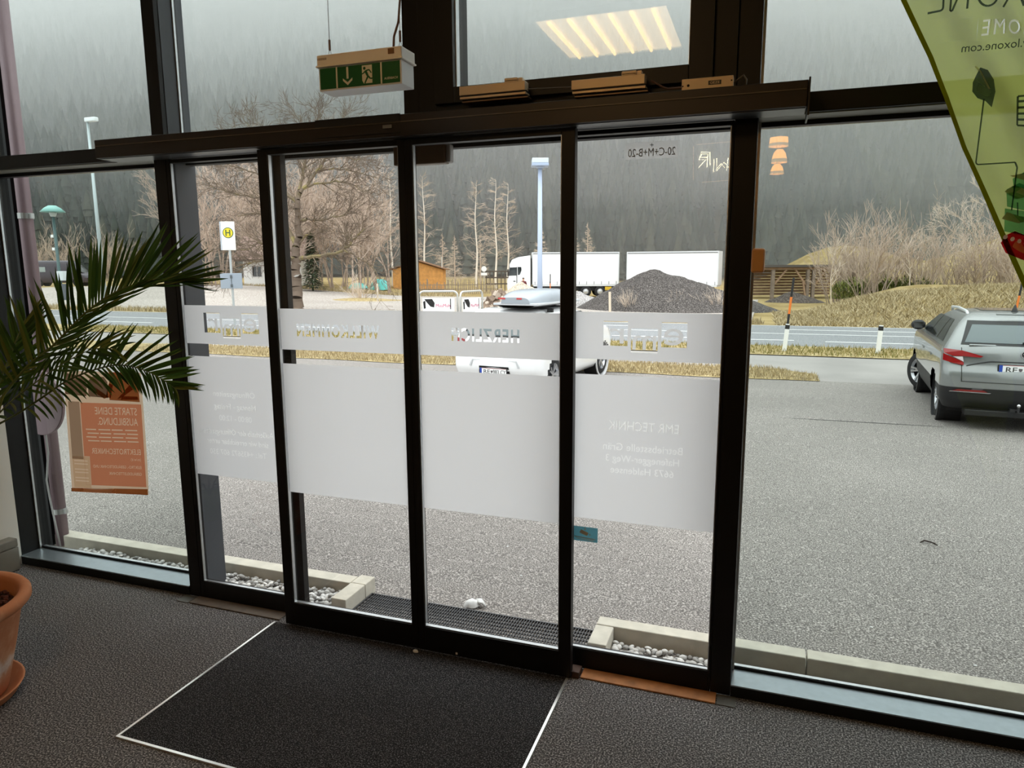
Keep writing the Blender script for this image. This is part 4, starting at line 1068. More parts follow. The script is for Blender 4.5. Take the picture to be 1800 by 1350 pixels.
# ------------------------------------------------------------------ grass blades (uncountable)
def blades(name, label, pts_fn, n, h, w, stops, seed, lean=.5):
    rng = np.random.default_rng(seed)
    V = np.empty((n,3,3)); T = np.empty((n,3))
    for k in range(n):
        x, y, z = pts_fn(rng)
        a = rng.random()*6.283; hh = h*(.5+rng.random()); l = lean*hh*(.3+rng.random()); d = rng.random()*6.283
        V[k,0] = (x-w*math.cos(a), y-w*math.sin(a), z-.005); V[k,1] = (x+w*math.cos(a), y+w*math.sin(a), z-.005); V[k,2] = (x+l*math.cos(d), y+l*math.sin(d), z+hh)
        T[k] = rng.random()
    F = np.arange(n*3).reshape(n,3)
    m = ramp_attr('blades_'+name, stops)
    o = np_mesh(name, V.reshape(-1,3), F, m, tone=T.ravel())
    return tag(o, label, 'grass', kind='stuff')
STRAW = [(0,(128,114,86)),(.45,(168,151,116)),(1,(200,186,152))]
GREENER = [(0,(96,98,50)),(.5,(138,128,76)),(1,(176,158,110))]
def patch_pt(rng):
    while True:
        x = -17+18.1*rng.random()**.8; y = 14.9+1.9*rng.random()
        if x > .1 and y > 16.7-.9*sm((x-.1)/1.0): continue
        return x, y, ground_z(x, y)+.012
blades('patch_grass', 'dry yellow grass strip at the far edge of the forecourt', patch_pt, 16000, .07, .010, STRAW, 1)
def verge_pt(rng):
    x = -26+32*rng.random(); y = 19.7+2.4*rng.random(); return x, y, ground_z(x, y)+.012
blades('verge_grass', 'olive grass verge between the lane and the main road', verge_pt, 13000, .09, .012, GREENER, 2)
def hill_pt(rng):
    x = .5+19*rng.random(); y = 31.9+10.5*rng.random(); return x, y, terrain_z(x, y)-.05
blades('embankment_grass', 'matted dry grass on the embankment beyond the road', hill_pt, 36000, .16, .022, STRAW, 3, 1.2)
def lotedge_pt(rng):
    if rng.random() < .6:
        x = -60+60*rng.random(); y = 31.9+1.5*rng.random()
    else:
        x = -64+36*rng.random(); y = 61.5+4*rng.random()
    return x, y, ground_z(x, y)-.02
blades('lot_edge_grass', 'pale dry grass along the edges of the gravel lot', lotedge_pt, 14000, .22, .03, STRAW, 4)
# ------------------------------------------------------------------ cars
TYRE = mat('tyre_rubber', (26,26,27), rough=.85); RIM = mat('alloy_rim', (190,192,196), rough=.3, metal=.85); CARGL = mat('car_glass', (34,40,42), rough=.06, spec=.8, coat=.5)
REARGL = mat('car_rear_glass', (74,88,90), rough=.08, spec=.8)
TRIMB = mat('car_black_trim', (30,31,33), rough=.55); REDL = mat('tail_lamp_red', (140,16,24), rough=.2, coat=.6); CLEARL = mat('tail_lamp_clear', (214,206,206), rough=.2, coat=.6); CHROME = mat('chrome', (215,215,218), rough=.12, metal=1)
PLATEW = mat('plate_white', (240,240,240), rough=.4); PLATEB = mat('plate_blue', (30,70,170), rough=.4); PLATER = mat('plate_red', (190,30,40), rough=.4); PLATEK = mat('plate_black', (16,16,18), rough=.5)
def wheel(par, x, y, r, wd, steer=0.0, side_=-1, spokes=5):
    o = bpy.data.objects.new('wheel', None); COL.objects.link(o); o.parent = par; o.location = (x, y, r); o.rotation_euler = (0,0,steer)
    s = side_
    h = wd/2
    MB().lathe([(r*.66,-h),(r*.93,-h),(r,-h*.7),(r,h*.7),(r*.93,h),(r*.66,h)], 36, axis='x').build('tyre', TYRE, o, smooth=True)
    b = MB(); b.lathe([(r*.67,-h*.9),(r*.67,h*.9)], 32, axis='x'); b.lathe([(r*.60,s*h*.55),(r*.67,s*h*.95),(r*.665,s*h*.97),(r*.58,s*h*.6)], 32, axis='x')
    for k in range(spokes):
        for dd in (-.11,.11):
            a = 2*PI*k/spokes+dd
            b.bar((s*h*.60, .05*r*math.cos(a), .05*r*math.sin(a)), (s*h*.86, r*.64*math.cos(a+dd*.6), r*.64*math.sin(a+dd*.6)), .030, .036, (1,0,0))
    b.lathe([(0,s*h*.75),(r*.13,s*h*.72),(r*.13,s*h*.45)], 14, axis='x'); b.build('rim', RIM, o)
    MB().lathe([(0,0),(r*.62,0),(r*.62,s*h*.15),(0,s*h*.15)], 24, axis='x').build('hub_back', TRIMB, o)
    return o
def make_car(name, label, cat, loc, rz, color, clad, prof, wb, roh, r, track, win, roofrail=True, steer=0.0, seed=0):
    t = thing(name, label, cat, loc, rz)
    Z = [p[0] for p in prof]
    def at_(z, k): return float(np.interp(z, Z, [p[k] for p in prof]))
    PAINT = color
    NR, NS, NCc = 14, 44, 5
    def outline(z):
        yr, yf, w = at_(z,1), at_(z,2), at_(z,3)
        zb = win[0]
        rc = .16 if z < zb else .12; rf = .45 if z < zb else .25
        pts = []
        def bul(x): return .07*(x/w)**2
        for k in range(NR+1):
            x = (w-rc)*(-1+2*k/NR); pts.append((x, yr+bul(x)))          # rear, left to right
        for k in range(1, NCc): a = -PI/2+PI/2*k/NCc; pts.append((w-rc+rc*math.cos(a), yr+bul(w-rc)+rc+rc*math.sin(a)))
        y0 = yr+bul(w-rc)+rc; y1 = yf-.10-rf
        for k in range(NS+1): pts.append((w, y0+(y1-y0)*k/NS))          # right side
        for k in range(1, NCc): a = PI/2*k/NCc; pts.append((w-rf+rf*math.cos(a), y1+rf*math.sin(a)))
        for k in range(NR+1): x = (w-rf)*(1-2*k/NR); pts.append((x, y1+rf+.10*(1-(x/w)**2)))
        for k in range(1, NCc): a = PI/2+PI/2*k/NCc; pts.append((-w+rf+rf*math.cos(a), y1+rf*math.sin(a)))
        for k in range(NS+1): pts.append((-w, y1+(y0-y1)*k/NS))
        for k in range(1, NCc): a = PI+PI/2*k/NCc; pts.append((-w+rc+rc*math.cos(a), y0+rc*math.sin(a)))
        return pts
    zs = []
    for i in range(len(Z)-1):
        m = max(1, int(round((Z[i+1]-Z[i])/.045))); zs += [Z[i]+(Z[i+1]-Z[i])*k/m for k in range(m)]
    zs.append(Z[-1])
    rings = [outline(z) for z in zs]; n = len(rings[0])
    b = MB(); b.v = [(x, y, z) for z, rg_ in zip(zs, rings) for x, y in rg_]
    axles = (roh, roh+wb)
    for i in range(len(zs)-1):
        for k in range(n):
            k2 = (k+1) % n
            q = (i*n+k, i*n+k2, (i+1)*n+k2, (i+1)*n+k)
            c = [sum(b.v[j][a] for j in q)/4 for a in range(3)]
            if abs(c[0]) > at_(c[2],3)-.06 and any((c[1]-a)**2+(c[2]-r)**2 < (r+.045)**2 for a in axles): continue
            b.f.append(q); b.m.append(1 if c[2] < clad else 0)
    b.f.append(tuple((len(zs)-1)*n+k for k in range(n))); b.m.append(0)
    b.f.append(tuple(n-1-k for k in range(n))); b.m.append(1)
    b.build('body', [PAINT, TRIMB], t, smooth=True)
    for a in axles:
        for s in (-1, 1):
            w = at_(r, 3)
            MB().lathe([(r+.035, s*(w+.004)),(r+(.085 if clad > .3 else .058), s*(w+.004)),(r+(.085 if clad > .3 else .058), s*(w-.03)),(r+.035, s*(w-.16)),(r+.035, s*(w+.004))], 40, (0,a,r), axis='x').build('arch_trim', TRIMB if clad > .3 else PAINT, t)
            MB().lathe([(0, s*(w-.30)),(r+.06, s*(w-.30)),(r+.06, s*(w-.02))], 30, (0,a,r), axis='x').build('wheel_well', PLATEK, t)
            st = steer if a == axles[1] else 0
            wheel(t, s*(w-.125), a, r, .215, st, s)
    # side windows, split by pillars
    z0, z1 = win[0], win[1]
    for s in (-1, 1):
        for (ya0, ya1, yb0, yb1) in win[2]:
            rows = []
            for i in range(7):
                u = i/6; z = z0+(z1-z0)*u; xa = ya0+(yb0-ya0)*u; xb = ya1+(yb1-ya1)*u
                rows.append([(s*(at_(z,3)+.006), xa+(xb-xa)*j/6, z) for j in range(7)])
            MB().grid(rows if s > 0 else rows[::-1]).build('side_window', CARGL, t, smooth=True)
    def rear_pt(x, z, off=.008): return (x, at_(z,1)+.07*(x/at_(z,3))**2-off, z)
    def rear_grid(zr, xw, m, nm, off):
        rows = []
        for i in range(9):
            z = zr[0]+(zr[1]-zr[0])*i/8; w_ = xw[0]+(xw[1]-xw[0])*i/8
            rows.append([rear_pt(w_*(-1+j/6), z, off) for j in range(13)])
        return MB().grid(rows).build(nm, m, t, smooth=True)
    rear_grid((win[3][0]-.03, win[3][1]+.05), (win[4][0]+.045, win[4][1]+.05), TRIMB, 'rear_window_surround', .006)
    rear_grid((win[3][0], win[3][1]), win[4], REARGL, 'rear_window', .011)
    rows = []
    for i in range(7):
        z = win[0]-.01+(win[1]-win[0])*i/6; w_ = at_(z,3)-.12
        rows.append([(w_*(-1+j/5), at_(z,2)-.10*0+.10*(1-(w_*(-1+j/5)/at_(z,3))**2)-.095, z) for j in range(11)])
    MB().grid(rows[::-1]).build('windscreen', CARGL, t, smooth=True)
    def rpoly(pts, m, nm, off=.012, th=.01, sides=True):
        for s in ((1, -1) if sides else (1,)):
            q = [rear_pt(s*x, z, off) for x, z in pts]
            MB().poly(q if s > 0 else q[::-1], (0,-th,0)).build(nm, m, t)
    for s in (-1, 1):
        y = win[2][-1][1] - .18
        mo = bpy.data.objects.new('mirror', None); COL.objects.link(mo); mo.parent = t; mo.location = (s*(at_(z0,3)+.10), y, z0+.06)
        MB().ball((0,0,0), .5, 12, 8, (.22,.12,.17)).build('shell', TRIMB, mo, smooth=True)
        MB().box(-.07,.07,-.068,-.055,-.05,.05).build('glass', CHROME, mo)
        for yy in (win[2][-1][0]+.12, win[2][0][0]+.62):
            MB().box(s*(at_(.88,3)+.002)-.012, s*(at_(.88,3)+.002)+.012, yy, yy+.20, .87, .90).build('door_handle', PAINT, t, bevel=.004)
        if roofrail:
            y0_, y1_ = win[2][0][0]+.25, win[2][-1][3]-.05
            zr = Z[-1]-.005
            MB().tube([(s*.56,y0_-.12,zr-.07),(s*.57,y0_+.08,zr+.004),(s*.575,(y0_+y1_)/2,zr+.022),(s*.57,y1_-.1,zr+.0),(s*.55,y1_,zr-.07)], [.020,.022,.022,.022,.018], 8).build('roof_rail', mat('rail_silver', (206,208,208), rough=.35, metal=.4), t, smooth=True)
    return t, rear_pt, rpoly, at_
def number_plate(t, pos, body, tilt=0.0):
    p = bpy.data.objects.new('number_plate', None); COL.objects.link(p); p.parent = t; p.location = pos; p.rotation_euler = (tilt,0,0)
    MB().box(-.275,.275,-.004,.006,-.070,.066).build('holder', PLATEK, p, bevel=.003)
    MB().box(-.260,.260,-.007,-.0045,-.052,.058).build('plate', PLATEW, p)
    MB().box(-.260,-.222,-.0082,-.0072,-.052,.058).build('blue_band', PLATEB, p)
    b = MB(); b.box(-.221,.260,-.0082,-.0072,.053,.057); b.box(-.221,.260,-.0082,-.0072,-.051,-.047); b.build('red_lines', PLATER, p)
    lettering(body[0], .098, PLATEK, (-.125,-.0085,-.033), INN, p, width=.125, name='plate_lettering')
    lettering(body[1], .098, PLATEK, (.125,-.0085,-.033), INN, p, width=body[2], name='plate_lettering')
    b = MB(); b.poly([(-.045,-.0085,.020),(-.005,-.0085,.020),(-.005,-.0085,-.004),(-.025,-.0085,-.028),(-.045,-.0085,-.004)], (0,-.0006,0)); b.build('coat_of_arms', mat('plate_arms', (96,90,92), rough=.5), p)
    lettering('A', .026, PLATEW, (-.241,-.0085,-.046), INN, p, name='plate_lettering')
GREYC = mat('car_grey_paint', (134,137,136), rough=.22, metal=.35, coat=.8)
WHITEC = mat('car_white_paint', (238,239,240), rough=.2, coat=.8)
SUV = [(.27,.16,4.20,.84),(.40,.06,4.33,.90),(.58,.00,4.38,.92),(.76,.00,4.38,.925),(.90,.06,4.36,.925),(1.02,.07,4.22,.915),(1.08,.09,4.02,.90),(1.13,.12,3.35,.875),(1.21,.18,3.10,.83),(1.32,.29,2.80,.77),(1.41,.39,2.56,.71),(1.47,.46,2.38,.66),(1.515,.55,2.22,.60),(1.545,.80,2.00,.50)]
t, rp, rpoly, at_ = make_car('grey_suv', 'silver grey estate SUV parked tail towards the window at the right', 'car', (3.217,10.73,ground_z(3.2,11.5)), math.radians(-4.7), GREYC, .60, SUV, 2.64, .87, .335, .79,
     (1.14, 1.425, [(.62,1.20,1.00,1.28),(1.24,2.05,1.32,2.00),(2.10,3.02,2.05,2.42)], (1.175,1.40), (.67,.57)), True, math.radians(32))
rpoly([(.915,1.090),(.70,1.070),(.46,1.005),(.49,0.987),(.69,0.997),(.80,0.993),(.905,1.030)], REDL, 'tail_lamp', .016, .012)
rpoly([(.915,1.025),(.84,0.989),(.72,0.940),(.675,0.915),(.675,0.877),(.80,0.900),(.915,0.935)], REDL, 'tail_lamp', .016, .012)
rpoly([(.80,0.985),(.69,0.991),(.675,0.921),(.72,0.945)], CLEARL, 'tail_lamp_clear', .014, .008)
MB().tube([rp(x_, z_, .005) for x_, z_ in [(-.64,.872),(-.52,.905),(-.40,.935)]+[(-.36+.06*k,.940) for k in range(13)]+[(.40,.935),(.52,.905),(.64,.872)]], .008, 5).build('plate_recess_edge', TRIMB, t)
MB().tube([rp(-.69+1.38*k/16, .665, .004) for k in range(17)], .005, 5).build('tailgate_gap', PLATEK, t)
for s in (-1, 1):
    MB().tube([rp(s*(.685+.02*k/8), .665+.44*k/8, .004) for k in range(9)], .005, 5).build('tailgate_gap', PLATEK, t)
rpoly([(-.68,1.030),(-.68,1.160),(.68,1.160),(.68,1.030)][:0] or [(-.62,1.142),(-.62,1.154),(.62,1.154),(.62,1.142)], GREYC, 'window_ledge', .012, .020, False)
rpoly([(.78,0.530),(.72,0.555),(.42,0.555),(.38,0.530)], REDL, 'reflector', .012, .010)
rpoly([(.82,0.517),(.36,0.517),(.34,0.527),(.80,0.527)], CHROME, 'reflector_trim', .012, .012)
rpoly([(-.58,0.525),(-.55,0.580),(.55,0.580),(.58,0.525)], mat('bumper_grey', (92,94,96), rough=.5), 'bumper_band', .006, .004, False)
number_plate(t, (-.02,.035,.845), ('RE', '2 HW', .22), .04)
em = bpy.data.objects.new('emblem', None); COL.objects.link(em); em.parent = t; em.location = rp(0,1.045,.014)
MB().lathe([(.044,-.010),(.052,-.010),(.052,.003),(.044,.003)], 28, axis='y').build('ring', CHROME, em)
MB().lathe([(0,-.004),(.043,-.004)], 24, axis='y').build('disc', TRIMB, em)
b = MB(); b.poly([(-.028,-.006,-.030),(.028,-.006,-.018),(.036,-.006,.004),(.012,-.006,.034),(.006,-.006,.030),(.014,-.006,.010),(-.010,-.006,.028),(-.014,-.006,.024),(-.004,-.006,.004),(-.028,-.006,.012),(-.030,-.006,.006),(-.012,-.006,-.012)], (0,-.004,0)); b.build('winged_arrow', CHROME, em)
MB().box(-.30,.30,.445,.47,1.525,1.548).build('brake_light_spoiler', GREYC, t, bevel=.006)
b = MB(); b.lathe([(0,.10),(.012,.095),(.035,.02),(.042,0)], 12, (.0,.95,1.545)); b.build('roof_antenna', PLATEK, t, smooth=True)
MB().box(-.35,.35,1.2,1.9,1.5475,1.552).build('roof_glass', CARGL, t)
b = MB(); b.box(-.03,.30,.125,.150,1.180,1.20); b.build('rear_wiper', PLATEK, t, bevel=.004)
tb = bpy.data.objects.new('tow_hitch', None); COL.objects.link(tb); tb.parent = t; tb.location = (-.04,-.06,.36)
MB().ball((0,0,.03), .026, 12, 8).build('ball', CHROME, tb, smooth=True); MB().tube([(0,0,.01),(0,0,-.04),(0,.10,-.06),(0,.3,-.05)], .016, 8).build('neck', mat('hitch_dark', (60,60,62), rough=.5, metal=.5), tb); MB().box(-.09,-.03,.0,.05,-.06,-.02).build('socket', PLATEK, tb)
MB().box(-.62,.62,.02,.25,.21,.29).build('rear_skirt', PLATEK, t, bevel=.01)

HATCH = [(.20,.16,3.90,.78),(.30,.06,4.02,.85),(.45,.00,4.06,.87),(.60,.00,4.06,.875),(.78,.04,4.03,.875),(.92,.05,3.95,.865),(1.00,.07,3.80,.85),(1.05,.09,3.15,.83),(1.15,.14,2.92,.79),(1.28,.22,2.64,.74),(1.38,.30,2.42,.69),(1.44,.38,2.26,.63),(1.475,.60,2.05,.52)]
t, rp, rpoly, at_ = make_car('white_hatchback', 'white hatchback with silver roof box parked tail towards the doors', 'car', (-4.38,11.38,ground_z(-4.2,12.2)), math.radians(-7.7), WHITEC, .16, HATCH, 2.45, .72, .315, .76,
     (1.05, 1.36, [(.50,1.05,.80,1.12),(1.10,1.85,1.18,1.82),(1.90,2.85,1.87,2.28)], (1.04,1.33), (.62,.52)), False, 0)
rpoly([(.865,.98),(.62,.96),(.62,.80),(.80,.76),(.865,.80)], REDL, 'tail_lamp', .014, .010)
rpoly([(-.50,.50),(-.44,.62),(.44,.62),(.50,.50),(.46,.49),(.42,.605),(-.42,.605),(-.46,.49)], mat('hatch_gap_grey', (190,192,194), rough=.4), 'tailgate_gap', .006, .004, False)  # tailgate joint drawn as a pale grey line
rpoly([(-.31,.36),(-.29,.505),(.29,.505),(.31,.36)], PLATEK, 'plate_recess', .008, .004, False)
number_plate(t, (0,-.018,.415), ('RE', '983 CY', .25), .02)
# roof box on bars (a thing of its own that rests on the car)
rbz = ground_z(-4.2,12.2)+1.475
t = thing('roof_box', 'silver grey roof box with red marks strapped onto the white car', 'roof box', (-3.93,12.55,rbz-.02), math.radians(-7.7))
RBX = mat('roof_box_silver', (158,166,174), rough=.3, coat=.5)
rows = []
for i in range(15):
    v = -1+2*i/14; yy = v*.95; tap = (1-abs(v)**4*.35)
    hh = .23*(1-abs(v)**3.2*.55)
    rows.append([(.42*tap*math.copysign(abs(math.cos(a))**.45, math.cos(a)), yy, .13+hh*abs(math.sin(a))**.75) for a in [PI*k/16 for k in range(17)]])
MB().grid(rows).build('lid', RBX, t, smooth=True)
MB().poly([tuple(rows[0][k]) for k in range(17)], (0,-.005,0)).build('lid_end', RBX, t)
MB().box(-.435,.435,-.95,.95,.095,.135).build('lid_rim', mat('roof_box_rim', (196,200,204), rough=.3), t, bevel=.01)
rows = [[(.42*f*math.cos(a) if f else 0, v*.92, .094-.05*math.sin(a)) for a in [PI*k/8 for k in range(9)]] for v, f in ((-1,.85),(-.5,1),(.5,1),(1,.85))]
MB().grid(rows).build('tray', mat('roof_box_tray', (60,62,66), rough=.6), t, smooth=True)
for yy in (-.45,.45): MB().box(-.50,.50,yy-.03,yy+.03,.012,.036).build('cross_bar', PLATEK, t, bevel=.004)
for s in (-1,1):
    for yy in (-.45,.45): MB().box(s*.44-.05,s*.44+.05,yy-.04,yy+.04,-.04,.012).build('bar_foot', PLATEK, t, bevel=.006)
MB().box(-.33,-.19,-.962,-.955,.200,.228).build('red_mark', mat('box_red_print', (196,70,70), rough=.5), t)
MB().box(.03,.13,-.962,-.955,.200,.228).build('red_mark', MATS['box_red_print'], t)

# dark van far left
VAN = [(.30,.05,5.80,.93),(.45,.0,5.95,1.0),(.80,.0,6.0,1.02),(1.05,.02,5.85,1.02),(1.30,.03,5.35,1.01),(1.60,.05,5.10,.99),(2.0,.07,4.75,.96),(2.3,.09,4.45,.92),(2.48,.14,4.2,.86),(2.56,.4,3.9,.70)]
vx, vy = -71.6, 53.3
VP = mat('van_plum_paint', (50,40,52), rough=.35, coat=.5)
t, rp, rpoly, at_ = make_car('dark_van', 'dark plum panel van parked at the far left beyond the road', 'van', (vx,vy,ground_z(vx,vy)-.02), math.radians(-62), VP, .35, VAN, 3.7, 1.0, .36, .9,
     (1.35, 1.95, [(3.9,4.9,3.95,4.55)], (1.35,1.95), (.80,.76)), False, 0)
for y0 in (.45,1.25): MB().box(1.008,1.020,y0,y0+.55,1.42,1.92).build('side_pane', mat('van_pane', (150,160,160), rough=.1), t); MB().box(-1.020,-1.008,y0,y0+.55,1.42,1.92).build('side_pane', MATS['van_pane'], t)
rpoly([(1.0,1.35),(.90,1.35),(.90,.85),(1.0,.85)], REDL, 'tail_lamp', .014, .012)
MB().box(-.26,.26,-.03,-.012,.62,.73).build('plate', PLATEW, t)
# ------------------------------------------------------------------ bare trees
def seg(b, a, c, r0, r1, n=3):
    """one tapering twig as an n-sided prism"""
    d = c-a; l = d.length
    if l < 1e-6: return
    d = d/l; u = Vector((0,0,1)) if abs(d.z) < .9 else Vector((1,0,0))
    r = d.cross(u).normalized(); u = r.cross(d)
    vs = []
    for p, q in ((a, r0), (c, r1)):
        for k in range(n):
            t_ = 2*PI*k/n; vs.append(p+(r*math.cos(t_)+u*math.sin(t_))*q)
    b.add(vs, [(k, (k+1) % n, n+(k+1) % n, n+k) for k in range(n)])
def grow(b, rg, p, d, ln, rad, lev, maxlev, kids, spread, up, tones, wig=.16, minr=.006, ratio=.62):
    n = max(2, int(4-lev*.5)); a = p
    pts = [(p, rad)]
    for k in range(n):
        d = (d+Vector((rg.gauss(0,wig), rg.gauss(0,wig), rg.gauss(0,wig)+up))).normalized()
        c = a+d*(ln/n); r1 = max(minr, rad*(1-.75*(k+1)/n))
        b.tone = tones[min(lev, len(tones)-1)]+rg.uniform(-.08,.08)
        seg(b, a, c, max(minr, rad*(1-.75*k/n)), r1, 5 if rad > .05 else 3)
        pts.append((c, r1)); a = c
    if lev >= maxlev: return
    for k in range(kids[min(lev, len(kids)-1)]):
        u = rg.uniform(.25, 1.0)*n; i = min(int(u), n-1); q = pts[i][0].lerp(pts[i+1][0], u-i); rr = pts[i][1]*.65
        ax = Vector((rg.gauss(0,1), rg.gauss(0,1), rg.gauss(0,1))); ax = (ax-d*ax.dot(d)).normalized()
        ang = spread*rg.uniform(.6,1.3)
        grow(b, rg, q, (d*math.cos(ang)+ax*math.sin(ang)).normalized(), ln*ratio*rg.uniform(.7,1.15), max(minr, rr), lev+1, maxlev, kids, spread, up, tones, wig, minr, ratio)
TWIG = ramp_attr('bare_twigs', [(0,(118,103,95)),(.3,(162,145,131)),(.55,(188,170,155)),(.8,(208,192,174)),(1,(226,218,206))])
LICH = ramp_attr('lichen_bark', [(0,(82,70,62)),(.35,(118,104,92)),(.6,(128,116,90)),(.85,(160,146,86)),(1,(196,182,120))])
def tree_mesh(seed, kind):
    rg = random.Random(seed); b = MB(); b.tone = .3; o = Vector((0,0,-.2))
    if kind == 'thicket':      # slender trunk with rising branches, about 12 m
        for s in range(rg.choice((1,2,2))):
            grow(b, rg, o+Vector((rg.uniform(-.4,.4),rg.uniform(-.4,.4),0)), Vector((rg.gauss(0,.10),rg.gauss(0,.10),1)).normalized(), 9.5*rg.uniform(.8,1.1), .085, 0, 3, (11,6,4), .60, .06, (.35,.45,.5,.55), .09, .013, .42)
    elif kind == 'bush':       # many stems from one foot, about 4 m
        for s in range(12):
            a = rg.uniform(0,6.28); sp = rg.uniform(.1,.55)
            grow(b, rg, o+Vector((math.cos(a)*.25,math.sin(a)*.25,0)), Vector((math.cos(a)*sp,math.sin(a)*sp,1)).normalized(), 2.9*rg.uniform(.6,1.15), .030, 0, 2, (7,4), .45, .05, (.25,.45,.6), .10, .007, .45)
    elif kind == 'birch':      # straight pale trunk, fine side twigs
        a = o
        for k in range(12):
            c = Vector((.10*math.sin(k*.8+seed), .08*math.cos(k), 1.15*(k+1)))
            b.tone = .98; seg(b, a, c, .16*(1-k/13.5), .16*(1-(k+1)/13.5), 6)
            if k > 2:
                for j in range(6):
                    an = rg.uniform(0,6.28); grow(b, rg, a.lerp(c, rg.random()), Vector((math.cos(an),math.sin(an),rg.uniform(.2,.8))).normalized(), (3.0-.19*k)*rg.uniform(.6,1.1), .025, 1, 2, (0,6), .5, -.03, (.7,.72,.66), .12, .011, .5)
            a = c
    elif kind == 'larch':      # small pale conifer without needles
        b.tone = .6; seg(b, o, Vector((0,0,8)), .14, .02, 5)
        for k in range(90):
            h = .6+7.2*(k/90); l = 1.9*(1-h/8.4)*rg.uniform(.7,1.1); an = rg.uniform(0,6.28)
            grow(b, rg, Vector((0,0,h)), Vector((math.cos(an),math.sin(an),rg.uniform(-.05,.35))).normalized(), l, .022, 1, 2, (0,7), .7, 0, (.6,.72,.78), .10, .012, .5)
    elif kind == 'tall':       # spreading bare tree
        grow(b, rg, o, Vector((.05,0,1)).normalized(), 4.8, .15, 0, 4, (7,6,4,3), .58, .05, (.2,.35,.5,.72,.85), .11, .008, .60)
    elif kind == 'shrub':      # low fan of yellowish shoots
        for s in range(46):
            a = rg.uniform(0,6.28); sp = rg.uniform(.1,1.2)
            grow(b, rg, o+Vector((math.cos(a)*.2,math.sin(a)*.2,.1)), Vector((math.cos(a)*sp,math.sin(a)*sp,1)).normalized(), 1.7*rg.uniform(.5,1.1), .016, 1, 2, (0,3), .35, .02, (.6,.7,.8), .10, .008, .5)
    elif kind == 'sapling':
        grow(b, rg, o, Vector((.02,0,1)).normalized(), 3.6, .045, 0, 2, (12,4), .7, .05, (.8,.8,.85), .06, .008, .38)
    return b.mesh('bare_tree', TWIG)
def stand(name, label, cat, group, meshes, spots, scale, seed, zoff=0.0):
    rg = random.Random(seed); k = 0
    for x, y in spots:
        o = bpy.data.objects.new(name, meshes[k % len(meshes)]); COL.objects.link(o); k += 1
        s = rg.uniform(*scale); o.location = (x, y, terrain_z(x, y)+zoff); o.rotation_euler = (0,0,rg.uniform(0,6.28)); o.scale = (s, s, s*rg.uniform(.9,1.1))
        tag(o, label, cat, group)
THICKET = [(-52.92,54.42),(-53.02,55.6),(-56.65,60.13),(-61.82,67.7),(-51.81,57.61),(-52.13,58.79),(-48.97,55.89),(-61.04,70.98),(-57.87,69.25),(-53.94,66.4),(-56.17,70.98),(-44.22,57.11),(-52.01,68.15),(-42.5,57.78),(-51.98,72.72),(-43.92,62.25),(-46.51,67.75),(-49.29,73.26),(-43.25,65.17),(-42.66,65.78),(-40.67,63.52),(-36.39,58.86),(-43.13,70.22),(-41.11,68.77),(-38.03,65.34),(-35.32,62.83),(-35.08,63.08),(-55.88,68.55),(-43.63,57.66),(-44.79,60.26),(-48.32,68.12),(-43.65,63.07),(-44.1,65.93),(-45.89,70.92),(-46.96,76.61),(-45.7,77.17),(-37.22,64.36)]
BIRCH = [(-41.61,83.79),(-36.49,88.82),(-32.97,86.85),(-32.88,91.17),(-43.66,78.78)]
LARCH = [(-42.02,90.07),(-40.05,89.70),(-26.10,108.56),(-39.78,98.36),(-45.75,89.82),(-32.33,104.21),(-27.67,106.93)]
BUSHR = [(4.45,53.44),(5.38,54.09),(5.73,49.1),(6.49,48.42),(7.98,51.6),(9.1,52.45),(9.37,50.64),(10.83,53.57),(11.91,54.24),(13.11,54.28),(13.64,54.04),(15.06,55.12),(15.15,52.98),(4.87,54.85),(6.98,55.74)]
EVERG = [(5.39,51.17),(6.95,51.73),(7.82,52.04),(8.87,52.41),(10.26,52.90)]
SAPL = [(3.56,43.99),(8.48,50.13)]
TALLR = [(16.01,61.36),(17.21,59.64),(16.10,65.68)]
LEFTSH = [(-102.71,76.51),(-101.51,76.94),(-97.54,78.34),(-92.37,80.17),(-91.18,80.60),(-88.00,81.72)]
